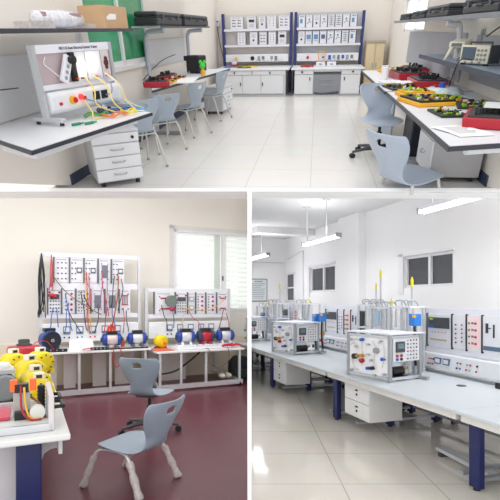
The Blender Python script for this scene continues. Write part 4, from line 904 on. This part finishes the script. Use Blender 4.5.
t = thing('white_shoes', 'pair of white shoes lying on the bench rail before the backpack', 'shoes', 'L', (3.42, 8.1, .11), .2)
for k in (-1, 1): MB().ball((k * .07, 0, .05), .07, 0, 12, (.75, 1.5, .7)).obj('shoe', mat('cream shoe', 'd9d6c8', .6), t)
# ---- front left table and its load
t = thing('motor_table', 'white table with blue leg at the left edge, loaded with yellow motors', 'table', 'L', (0, 0, 0))
MB().box(-1.3, .27, 3.28, 7.45, .665, .71).obj('tabletop', mat('off white worktop', 'e4e6e4', .4), t, None, .012)
MB().box(-.06, .10, 3.48, 3.60, .0, .665).obj('leg', DBLUE, t, None, .012)
MB().box(-.06, .10, 7.2, 7.3, .0, .665).obj('leg', DBLUE, t, None, .012)
MB().prism([(-1.2, .665), (.21, .665), (.21, .53), (.16, .525), (.12, .50), (.10, .45), (.10, .0), (-1.2, .0)], 3.61, 3.64, 'y').obj('end_panel', mat('grey white panel', 'd9d8da', .5), t)
MB().box(.205, .23, 3.45, 6.7, .53, .665).obj('side_rail', mat('grey white panel', 'd9d8da', .5), t)
t = thing('open_training_case', 'open aluminium training case with two black handles at the table front', 'training case', 'L', (0, 0, .71), 0)
MB().box(-.4, .165, 3.42, 3.98, .02, .05).obj('floor_panel', mat('pale case floor', 'd7dcd8', .5), t)
MB().box(-.4, .165, 3.40, 3.43, .0, .05).obj('front_rail', ALU, t, None, .004)
MB().box(.14, .175, 3.40, 4.0, .0, .235).obj('side_wall', mat('pinkish aluminium', 'd9d3d6', .4, .3), t, None, .004)
MB().box(-.4, .17, 3.97, 4.0, .0, .10).obj('back_wall', ALU, t)
for y in (3.55, 3.83): MB().tube([(.175, y - .10, .15), (.235, y - .09, .15), (.235, y + .09, .15), (.175, y + .10, .15)], .014).obj('handle', BLACK, t)
for x, y in ((.12, 3.5), (-.3, 3.5)): MB().cyl((x, y, -.0), (x, y, .02), .02).obj('rubber_foot', BLACK, t)
br = MB().box(-.08, .03, 3.66, 3.74, .05, .23).obj('steel_bracket', mat('grey steel bracket', 'b9b6b0', .4, .3), t)
MB().box(-.07, .02, 3.58, 3.66, .05, .10).obj('dark_base', BLACK, br); MB().box(-.07, .02, 3.64, 3.72, .23, .29).obj('relay', BLACK, br)
for x in (-.10, .025): g = MB().box(x, x + .045, 3.64, 3.70, .24, .32).obj('orange_block', mat('vivid orange block', 'f26a2c', .4), t)
MB().cyl((.075, 3.55, .10), (.075, 3.60, .10), .05, 0, 20).obj('ring_core', mat('milky core', 'e3e6df', .4), t)
b = MB()
for k in range(7): b.lathe([(.022, -.018), (.03, 0), (.022, .018)], (.105, 3.8, .075 + k * .026), 0, 12)
b.obj('terminal_stack', BLACK, t)
for k, (hx, pts) in enumerate((('a8273a', [(-.03, 3.64, .28), (-.03, 3.57, .2), (-.02, 3.54, .12), (.03, 3.52, .06), (.1, 3.52, .06)]), ('e3b94a', [(-.01, 3.62, .27), (-.0, 3.56, .15), (.03, 3.54, .07), (.1, 3.55, .055), (.12, 3.62, .1)]), ('8d5a2c', [(.03, 3.7, .19), (.06, 3.66, .17), (.1, 3.64, .13), (.125, 3.56, .06)]))):
    MB().tube(spline(pts, 5), .008).obj('wire', mat('case wire %d' % k, hx, .45), t)
def ymotor(label, loc, rz, s=1):
    t = thing('yellow_motor', label, 'electric motor', 'L', loc, rz, 'yellow motors on the left table', s)
    MB().lathe([(.05, -.13), (.105, -.125), (.125, -.10), (.13, .06), (.118, .065), (.118, .12), (.09, .14)], (0, 0, .14), 0, 24, 'y').obj('housing', YEL, t)
    b = MB()
    for k in range(8): a = k * PI / 4; b.cyl((.075 * math.cos(a), -.127, .14 + .075 * math.sin(a)), (.095 * math.cos(a), -.129, .14 + .095 * math.sin(a)), .008, 0, 6)
    b.obj('vent_slots', BLACK, t)
    MB().box(-.045, .045, -.05, .05, .255, .315).obj('terminal_box', CREAM, t, None, .008)
    MB().box(-.03, .02, -.053, -.05, .27, .30).obj('warning_plate', INKD, t)
    for k in (-1, 1): MB().box(k * .1 - .025, k * .1 + .025, -.1, .1, 0, .05).obj('foot', YEL, t)
    return t
ymotor('yellow motor just behind the open case, its vented end facing the camera', (.10, 4.22, .71), .1, .9)
ymotor('yellow motor directly behind the vented one, second from the case', (.08, 4.62, .71), .3, .95)
ymotor('third yellow motor from the case, in the middle of the table', (.04, 5.3, .71), .45, 1.02)
ymotor('yellow motor at the left, before the red transformer', (-.13, 6.1, .71), .5, 1.0)
ymotor('farthest right yellow motor, beside the red transformer near the table end', (.16, 6.15, .71), .5, 1.0)
t = thing('grey_motor', 'grey finned motor at the left edge of the table behind the case', 'electric motor', 'L', (-.17, 4.6, .71), .1, None, .85)
b = MB()
for k in range(12): b.lathe([(.115, -.16 + k * .027), (.13, -.15 + k * .027), (.115, -.14 + k * .027)], (0, 0, .15), 0, 22, 'y')
b.cyl((0, -.15, .15), (0, .16, .15), .115, 0, 22)
b.obj('housing', mat('grey cast body', '8f959c', .45, .2), t)
MB().cyl((0, -.15, .15), (0, -.19, .15), .1, 0, 22).obj('end_bell', mat('grey bell', '7f858c', .45, .2), t); MB().box(-.1, .1, -.05, .1, .28, .32).obj('terminal_box', mat('light grey lid', 'b9bcc0', .4), t)
for k in (-1, 1): MB().box(k * .1 - .02, k * .1 + .02, -.12, .12, 0, .05).obj('foot', DGREY, t)
t = thing('white_bracket', 'white plastic bracket heap above the grey motor', 'bracket', 'L', (-.2, 5.35, .71), 0)
MB().prism([(-.12, 0), (.12, 0), (.09, .2), (-.02, .26), (-.1, .18)], -.06, .06, 'y').obj('body', CREAM, t, None, .02); MB().box(-.05, .05, -.08, .08, .2, .24).obj('cap', PANEL, t, None, .01)
t = thing('variable_transformer', 'red round transformer with black knob at the far end of the table', 'transformer', 'L', (-.02, 7.1, .71), 0)
MB().lathe([(.2, 0), (.215, .02), (.215, .22), (.2, .25), (.05, .26)], (0, 0, 0), 0, 28).obj('housing', CRIM, t)
MB().box(.1, .24, -.2, .0, .02, .22).obj('terminal_box', CRIM, t, None, .01)
MB().lathe([(.1, .25), (.1, .275), (.07, .29), (.075, .33), (.06, .345), (.0, .346)], (0, 0, 0), 0, 20).obj('knob', mat('black grey knob', '2e3132', .45), t)
solo(MB().box(-.14, .14, -.16, .16, 0, .02), 'red_card', mat('rose card', 'd0425a', .5), 'rose red card lying inside the left of the open case', 'card', 'L', (-.24, 3.76, .765), 0)
solo(MB().tube(spline([(.04, 7.36, .9), (.15, 7.5, .98), (.3, 7.8, .95), (.42, 8.12, .77)], 6), .006), 'red_lead', mat('red lead L', 'c22a38', .4), 'thin red lead stretching from the red transformer to the left bench', 'test leads', 'L')
# ---- chairs
def stretch(t, sz, dz, lz):      # taller shell on lower legs
    for o in t.children:
        if o.name.startswith('seat_shell'): o.scale = (1, 1, sz); o.location = (0, 0, dz)
        else: o.scale = (1, 1, lz)
t = four_leg_chair('blue grey chair in front with plastic wrap still on its legs', 'L', (.82, 4.12, 0), math.radians(38), (1.25, 1.25, .95), None, wrap=True, shell=SEATD)
stretch(t, 1.2, -.175, .84)
for o in t.children:
    if o.name.startswith('seat_shell'): o.rotation_euler = (.1, 0, 0); o.location = (0, 0, -.165)
t = swivel_chair('blue grey swivel chair behind the front chair, turned to the bench', 'L', (1.38, 5.62, 0), math.radians(-42), (1.22, 1.22, 1.08), None, shell=SEATD)
stretch(t, 1.1, -.06, .95)
# ================================================================== ground floor right: white process control laboratory
JX_ = [-3.17, -5.32, -7.47, -9.62, -11.77]
def lab_table(label, x1, w=2.4):
    t = thing('lab_table', label, 'table', 'R', (x1 - w, 0, 0), 0, 'row of white tables with blue legs')
    MB().box(.004, w - .004, 2.85, 5.1, .64, .67).obj('tabletop', mat('pale grey tabletop', 'cdd4d9', .35, noise=.015), t, None, .006)
    MB().box(.03, w - .03, 2.90, 2.93, .575, .64).obj('apron', mat('warm white apron', 'e9e6e2', .5), t)
    for x in (.08, .58, w - .1):
        for y in ((3.5 if x == .58 else 3.02, 4.2) if x < 1 else (4.2,)):
            l = MB().box(x - .055, x + .055, y - .035, y + .035, .02, .60).obj('leg', DBLUE, t, None, .01)
            MB().cyl((x, y, 0), (x, y, .02), .03).obj('foot_pad', BLACK, l)
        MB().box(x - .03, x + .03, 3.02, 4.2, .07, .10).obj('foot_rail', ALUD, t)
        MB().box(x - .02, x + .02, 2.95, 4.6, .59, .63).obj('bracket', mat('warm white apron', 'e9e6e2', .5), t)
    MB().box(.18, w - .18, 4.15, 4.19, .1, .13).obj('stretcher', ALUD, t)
    return t
lab_table('lab table at the right edge, cut by the picture frame', -.77)
lab_table('lab table carrying the nearest process unit, above the nearest drawers', -3.17)
lab_table('second lab table from the right edge unit, carrying the middle process unit', -5.57)
lab_table('third lab table, carrying the process unit half hidden by the partition', -7.97)
lab_table('farthest lab table beside the partition', -10.37)
def hung(label, x):
    t = thing('under_table_cabinet', label, 'drawer cabinet', 'R', (x, 2.97, .165), 0, 'drawer boxes hung under the lab tables')
    MB().box(0, .55, .02, .46, 0, .40).obj('body', mat('grey white cabinet', 'e2e1e1', .5), t, None, .003)
    for k in range(2):
        d = MB().box(.002, .548, 0, .02, .004 + k * .2, .197 + k * .2).obj('drawer', mat('drawer front white', 'f1f1f2', .4), t, None, .003)
        MB().box(.27, .31, -.015, 0, .13 + k * .2, .145 + k * .2).obj('handle', BLACK, d); MB().cyl((.29, -.01, .085 + k * .2), (.29, 0, .085 + k * .2), .014).obj('lock', BLACK, d)
    MB().box(.0, .55, .05, .45, .40, .405).obj('hanger_plate', MGREY, t)
    return t
hung('nearest two-drawer white box under the lab table with black locks', -5.2)
hung('farther two-drawer white box, left of the nearest one', -7.72)
# ---- process units
def process_unit(label, x, y, rz, s=1):
    t = thing('process_unit', label, 'process trainer', 'R', (x, y, .672), rz, 'process control units on the lab tables', s)
    W, D, H = .66, .5, .53
    for px in (0, W):
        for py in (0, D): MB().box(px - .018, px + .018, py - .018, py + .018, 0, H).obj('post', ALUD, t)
    for z in (.03, H - .03):
        MB().box(0, W, -.012, .012, z - .015, z + .015).obj('rail', ALU, t); MB().box(W - .012, W + .012, 0, D, z - .015, z + .015).obj('rail', ALU, t)
    MB().box(-.02, W + .02, -.02, D + .02, H, H + .015).obj('top_plate', PANEL, t)
    fp = MB().box(.02, W - .02, -.004, .01, .05, H - .05).obj('front_panel', mat('bright white panel', 'fafafc', .3), t)
    def pipe(pts): MB().tube(spline([(a, -.025, c) for a, c in pts], 4), .007).obj('pipe', mat('translucent tube', 'd8d8d8', .2), fp)
    pipe([(.08, .44), (.16, .45), (.25, .44)]); pipe([(.06, .38), (.14, .40), (.17, .33)]); pipe([(.25, .46), (.25, .3), (.25, .15)]); pipe([(.42, .45), (.47, .36), (.44, .25), (.47, .12)]); pipe([(.5, .42), (.58, .44), (.6, .3), (.57, .15)]); pipe([(.08, .2), (.12, .1), (.2, .08)])
    def valve(a, c, m_, nm='valve', r=.02): MB().cyl((a, -.01, c), (a, -.05, c), r, 0, 10).cyl((a - .03, -.02, c), (a + .03, -.02, c), r * .5, 0, 8).obj(nm, m_, fp)
    valve(.25, .45, BLUE); valve(.25, .2, CRIM, 'red_valve', .028); valve(.13, .24, BLACK, 'solenoid', .035); valve(.42, .13, BLACK, 'solenoid', .022); valve(.35, .12, BLUE); valve(.58, .25, BLUE); valve(.48, .34, MGREY, 'gauge', .035); valve(.18, .25, BRASS, 'brass_fitting', .018); valve(.25, .26, BRASS, 'brass_fitting', .02)
    for a, c in ((.07, .44), (.15, .36), (.35, .4), (.4, .22), (.55, .45), (.45, .05), (.08, .07), (.6, .08), (.35, .28)): valve(a, c, SILVER, 'elbow', .015)
    cp = MB().box(W - .004, W + .012, .04, D - .02, .22, H - .03).obj('control_panel', mat('grey control panel', 'd9dcdf', .4), t)
    f = W + .012
    MB().box(f, f + .015, .08, .22, .33, .45).obj('controller', mat('charcoal controller', '3b444a', .3), cp); MB().box(f + .015, f + .018, .10, .20, .37, .43).obj('screen', SCREEN, cp)
    for i in range(4):
        for j in range(6): MB().cyl((f, .28 + i * .05, .25 + j * .042), (f + .008, .28 + i * .05, .25 + j * .042), .009, 0, 8).obj('socket', [BLACK, MGREY, BLACK, RED][(i + j) % 4], cp)
    for a, c, m_ in ((.10, .29, RED), (.17, .29, CRIM), (.10, .25, BLUE), (.17, .25, BLACK)): MB().cyl((f, a, c), (f + .014, a, c), .017, 0, 12).obj('push_button', m_, cp)
    pm = MB().cyl((W - .12, .15, .09), (W - .12, .33, .09), .055, 0, 14).box(W - .19, W - .05, .13, .36, .0, .04).obj('pump', BLACK, t)
    MB().cyl((W - .12, .33, .09), (W - .12, .41, .12), .018).obj('nozzle', BRASS, pm)
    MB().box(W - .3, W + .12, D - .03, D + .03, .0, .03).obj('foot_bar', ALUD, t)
    return t
process_unit('nearest process unit, white piped front and grey control side', -5.08, 2.96, math.radians(13))
process_unit('middle process unit, on the table left of the nearest unit', -7.78, 2.98, math.radians(13))
process_unit('farthest process unit, cut by the partition at the left', -10.45, 3.0, math.radians(13))
def tank_stand(label, x, y, rod, n=2, blue=True, top=1.53, small=False):
    t = thing('tank_stand', label, 'process tank', 'R', (x, y, .67), math.radians(9), 'tank stands with yellow topped rods')
    H = top - .67; w = .5 if not small else .34; dp = .3 if not small else .24
    for a in (0, w):
        for c in (0, dp): MB().box(a - .015, a + .015, c - .015, c + .015, 0, H).obj('post', ALU, t)
    for z in (.5, H - .02): MB().box(-.02, w + .02, -.02, dp + .02, z, z + .02).obj('shelf_plate', PANEL, t)
    MB().box(-.015, w + .015, dp, dp + .01, .05, .5).obj('back_panel', LGREY, t)
    for k in range(n):
        cx = w * (.28 + .46 * k) if n > 1 else w * .5
        MB().lathe([(.088, .52), (.088, H - .03)], (cx, .13, 0), 0, 20).obj('tank', CLEAR, t)
        MB().cyl((cx, .13, .52), (cx, .13, H - .02), .012).obj('inner_pipe', mat('grey inner pipe', 'a9adb2', .4), t)
    for k in range(3):
        MB().tube(spline([(.06 + k * w * .32, .05, H), (.06 + k * w * .32, .04, H + .06), (.12 + k * w * .3, .1, H + .07), (.14 + k * w * .3, .15, H)], 4), .009).obj('elbow', ALUD if k else MGREY, t)
    r = MB().cyl((w * .55, .2, H), (w * .55, .2, rod - .67 - .12), .014).obj('level_rod', SILVER, t)
    MB().cyl((w * .55, .2, rod - .67 - .13), (w * .55, .2, rod - .67 - .03), .019).cyl((w * .55, .2, rod - .67 - .03), (w * .55, .2, rod - .67), .011).obj('yellow_cap', mat('yellow cap', 'e3d22c', .4), r)
    if blue: MB().box(w * .3, w * .5, -.02, .0, .6, .78).obj('scale_plate', mat('pale blue plate', 'a8c8e6', .4), t)
    return t
tank_stand('tank stand with the tallest yellow rod, behind the nearest process unit', -6.24, 3.80, 2.06, blue=False)
tank_stand('tank stand with pale blue plate, right of the tallest rod', -5.66, 3.66, 1.62, 1, True, 1.5, True)
tank_stand('small tank stand behind the nearest blue actuator, rod before the window', -5.22, 3.66, 1.9, 1, False, 1.52, True)
tank_stand('tank stand behind the left console, its short rod below the left window', -7.65, 4.72, 1.92, 1, False, 1.5, True)
tank_stand('tank stand behind the middle process unit, with a pair of clear tanks', -8.85, 3.85, 1.6, 2, False)
tank_stand('tank stand with yellow rod before the far narrow window', -10.0, 3.66, 1.98, 2, False)
tank_stand('farthest tank stand beside the partition below the notice board', -11.35, 3.9, 1.6, 2, False, 1.45)
def actuator(label, x, y, z, w=.11, h=.15):
    t = thing('valve_actuator', label, 'actuator', 'R', (x, y, .67), 0, 'blue actuators on steel stems')
    MB().cyl((0, 0, 0), (0, 0, z - .67), .022).obj('stem', ALUD, t); MB().cyl((0, 0, 0), (0, 0, .03), .07).obj('base_flange', SILVER, t)
    MB().box(-w / 2, w / 2, -w / 2, w / 2, z - .67, z - .67 + h).obj('housing', SKYB, t, None, .012)
    MB().box(w * .2, w / 2 + .003, -w / 2 - .004, -w * .25, z - .67 + h * .68, z - .67 + h * .92).obj('badge', GOLD, t)
    MB().tube(spline([(.03, -.03, z - .67), (.06, -.05, z - .85), (.05, -.04, z - 1.0), (.02, .0, z - 1.15)], 4), .016).obj('hose', BLACK, t); MB().cyl((0, 0, .3), (0, 0, .38), .035).obj('brass_collar', BRASS, t)
    return t
actuator('blue actuator with orange badge beside the nearest process unit', -4.74, 3.68, 1.28)
actuator('blue actuator left of the left console, on the middle table', -7.5, 3.70, 1.2)
actuator('second blue actuator just behind the one left of the left console', -7.32, 3.74, 1.22, .1)
actuator('farthest blue actuator beside the partition', -10.35, 3.72, 1.15)
# ---- consoles
def console(label, x0, w, y, mods):
    t = thing('control_console', label, 'training board', 'R', (x0, y, .67), 0, 'panel consoles on the lab tables')
    for x in (0, w):
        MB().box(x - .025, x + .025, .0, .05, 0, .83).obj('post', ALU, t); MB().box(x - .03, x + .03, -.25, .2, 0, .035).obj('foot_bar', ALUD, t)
        MB().box(x - .025, x + .025, -.27, -.24, 0, .06).obj('foot_pad', BLACK, t)
    for z, h in ((.75, .07), (.25, .07)): MB().box(0, w, .0, .04, z, z + h).obj('rail', PANEL, t)
    for a, c, kd in mods:
        m_ = MB().box(a, c, -.01, .01, .33, .74).obj('module', PANEL, t); f = -.01
        MB().box(a - .012, a + .002, -.022, .01, .31, .755).obj('divider', BLACK if kd != 'end' else DGREY, m_)
        if kd == 'screen':
            MB().box(a + .03, c - .03, f - .015, f, .56, .70).obj('display', mat('charcoal display', '44474d', .3), m_); MB().box(a + .05, a + .14, f - .018, f - .015, .565, .60).obj('blue_label', BLUE, m_); MB().box(a + .06, a + .12, f - .018, f - .015, .665, .69).obj('lime_label', LIME, m_)
            for k in range(5): MB().box(a + .08 + k * .06, a + .11 + k * .06, f - .003, f, .50, .51).obj('printed_line', mat('pink print', 'c98a8a', .5), m_)
            MB().box(a + .05, c - .08, f - .003, f, .40, .42).obj('printed_line', mat('sand print', 'c9b28a', .5), m_)
        elif kd == 'dots':
            for k in range(5): MB().cyl((a + .06, f, .40 + k * .055), (a + .06, f - .01, .40 + k * .055), .010, 0, 8).obj('socket', [BLACK, RED][k % 2], m_); MB().cyl((c - .06, f, .42 + k * .05), (c - .06, f - .01, .42 + k * .05), .010, 0, 8).obj('socket', CRIM, m_)
        elif kd == 'redgreen':
            for k in range(4):
                MB().cyl((a + .04, f, .41 + k * .08), (a + .04, f - .012, .41 + k * .08), .012, 0, 8).obj('green_button', GREEN, m_); MB().cyl((c - .08, f, .41 + k * .08), (c - .08, f - .014, .41 + k * .08), .014, 0, 8).obj('red_button', RED, m_)
                MB().box(a + .07, c - .11, f - .003, f, .40 + k * .08, .425 + k * .08).obj('printed_line', INK, m_)
            MB().box(a + .01, c - .01, f - .002, f, .345, .73).obj('pink_field', mat('pale pink field', 'f6dede', .5), m_)
        elif kd == 'logo':
            MB().box(a + .05, a + .08, f - .01, f, .55, .66).box(a + .08, a + .12, f - .006, f, .6, .61).box(a + .15, a + .17, f - .006, f, .5, .65).obj('symbol', INKD, m_); MB().box(a + .01, c - .01, f - .003, f, .35, .40).obj('blue_band', mat('slate band', '5e6f8a', .5), m_)
        elif kd == 'end': MB().box(a, c, -.05, .02, .33, .74).obj('cover', mat('charcoal cover', '2d2e33', .4), m_)
    s = MB().prism([(-.16, .06), (.06, .03), (.06, .24), (-.12, .24)], -.06, w + .03, 'x').obj('control_strip', mat('white strip', 'd9dce1', .4), t, None, .01)
    def on(x, z): return -.16 + .04 * (z - .06) / .18
    MB().cyl((.14, on(.14, .15), .15), (.14, on(0, .15) - .03, .15), .034, 0, 16).obj('yellow_collar', GOLD, s); MB().cyl((.14, on(0, .15) - .03, .15), (.14, on(0, .15) - .055, .15), .024, 0, 16).obj('emergency_knob', RED, s)
    for k in (0, 1): g = MB().box(.36 + k * .15, .47 + k * .15, on(0, .15) - .012, on(0, .15) + .02, .12, .20).obj('meter', mat('blue grey bezel', '5d6f92', .4), s); MB().box(.375 + k * .15, .455 + k * .15, on(0, .15) - .015, on(0, .15) - .011, .135, .185).obj('meter_face', PANEL, g)
    for k, x in enumerate((.0, .04, .25, .29, .33, .75, .80, .9, .95, 1.05)):
        for z in (.11, .17): MB().cyl((x, on(0, z) + .01, z), (x, on(0, z) - .012, z), .011, 0, 8).obj('socket', [RED, BLACK, BLUE, CRIM, MGREY][(k + int(z * 100)) % 5], s)
    return t
console('right console with dark display, beside the nearest tank stands', -5.22, 1.45, 4.22, [(.06, .50, 'screen'), (.52, .74, 'dots'), (.76, .98, 'redgreen'), (1.0, 1.4, 'logo')])
console('left console with dark end cover, behind the nearest process unit', -8.15, 1.45, 4.22, [(.06, .50, 'screen'), (.52, .74, 'dots'), (.76, .98, 'redgreen'), (1.0, 1.24, 'logo'), (1.26, 1.42, 'end')])
console('farthest console half hidden behind the middle tank stand', -10.6, 1.3, 4.3, [(.06, .50, 'screen'), (.52, .74, 'dots'), (.76, .98, 'redgreen')])
for k, (x, y, lab) in enumerate(((-4.95, 3.85, 'dark oval grommet at the left foot of the right console'), (-4.02, 3.72, 'dark oval grommet at the right front of the right console'))):
    solo(MB().lathe([(.05, 0), (.05, .004), (.03, .006)], (0, 0, 0), 0, 16), 'cable_grommet', DGREY, lab, 'grommet', 'R', (x, y, .671))
# loose silver rails and stool frames under the tables
for k, (x, y, lab) in enumerate(((-3.9, 3.35, 'silver foot rail lying on the floor by the front blue leg'), (-5.1, 4.3, 'short silver rail under the table beside the far blue leg'))):
    t = thing('floor_rail', lab, 'rail', 'R', (x, y, 0), -.1 + k * .3)
    MB().box(-.02, .75 - k * .4, -.05, .05, .05, .085).obj('channel', ALU, t); MB().box(.02, .06, -.05, .05, 0, .05).obj('foot', DGREY, t); MB().box(.66 - k * .4, .7 - k * .4, -.05, .05, 0, .05).obj('foot', DGREY, t)
# ---- lamps
def tube_lamp(label, x0, x1, y, z, rods=(.10, .68)):
    t = thing('pendant_tube_lamp', label, 'ceiling lamp', 'R', (x0, y, z), 0, 'pendant fluorescent lamps')
    w = x1 - x0
    MB().box(0, w, -.05, .05, .03, .07).obj('housing', PANEL, t, None, .006)
    for yy in (-.025, .025): MB().cyl((.03, yy, .01), (w - .03, yy, .01), .022).obj('tube', LAMP, t)
    for x in (0, w): MB().box(x - .012, x + .012, -.055, .055, -.01, .07).obj('end_cap', MGREY, t)
    for f in rods:
        r = MB().cyl((w * f, 0, .07), (w * f, 0, 3.5 - z), .009).obj('rod', LGREY, t); MB().cyl((w * f, 0, 3.46 - z), (w * f, 0, 3.5 - z), .07, 0, 16).obj('ceiling_rose', LGREY, r)
tube_lamp('lit tube lamp in the middle, hanging above the left console', -8.7, -7.25, 4.02, 2.72)
tube_lamp('lit tube lamp at upper right, the nearest one', -5.06, -3.62, 4.02, 2.74, (.15, .8))
tube_lamp('farthest lit tube lamp, cut by the partition', -12.3, -10.84, 4.02, 2.72)
# ---- notice board and conduit
t = thing('notice_board', 'dark framed notice sheet on the end wall beside the partition', 'notice board', 'R', (-13.29, 4.62, 1.55), PI / 2)
MB().box(-.32, .28, -.02, .0, 0, .7).obj('frame', mat('grey notice frame', '7d848c', .4), t); MB().box(-.29, .25, -.024, -.02, .03, .67).obj('sheet', mat('pale notice sheet', 'd9dfe0', .5), t)
b = MB(); r = random.Random(5)
for k in range(9): b.box(-.25, -.25 + r.uniform(.3, .46), -.026, -.024, .1 + k * .055, .115 + k * .055)
b.box(-.15, .12, -.026, -.024, .6, .625); b.obj('printed_text', INK, t)
solo(MB().tube([(-13.28, 4.45, 2.75), (-13.28, 5.44, 2.75)], .012).tube([(-13.0, 5.46, 2.85), (-11.9, 5.47, 3.0), (-11.9, 5.47, 1.2)], .012), 'cable_conduit', LGREY, 'thin grey conduit running round the far corner above the notice board', 'conduit', 'R')
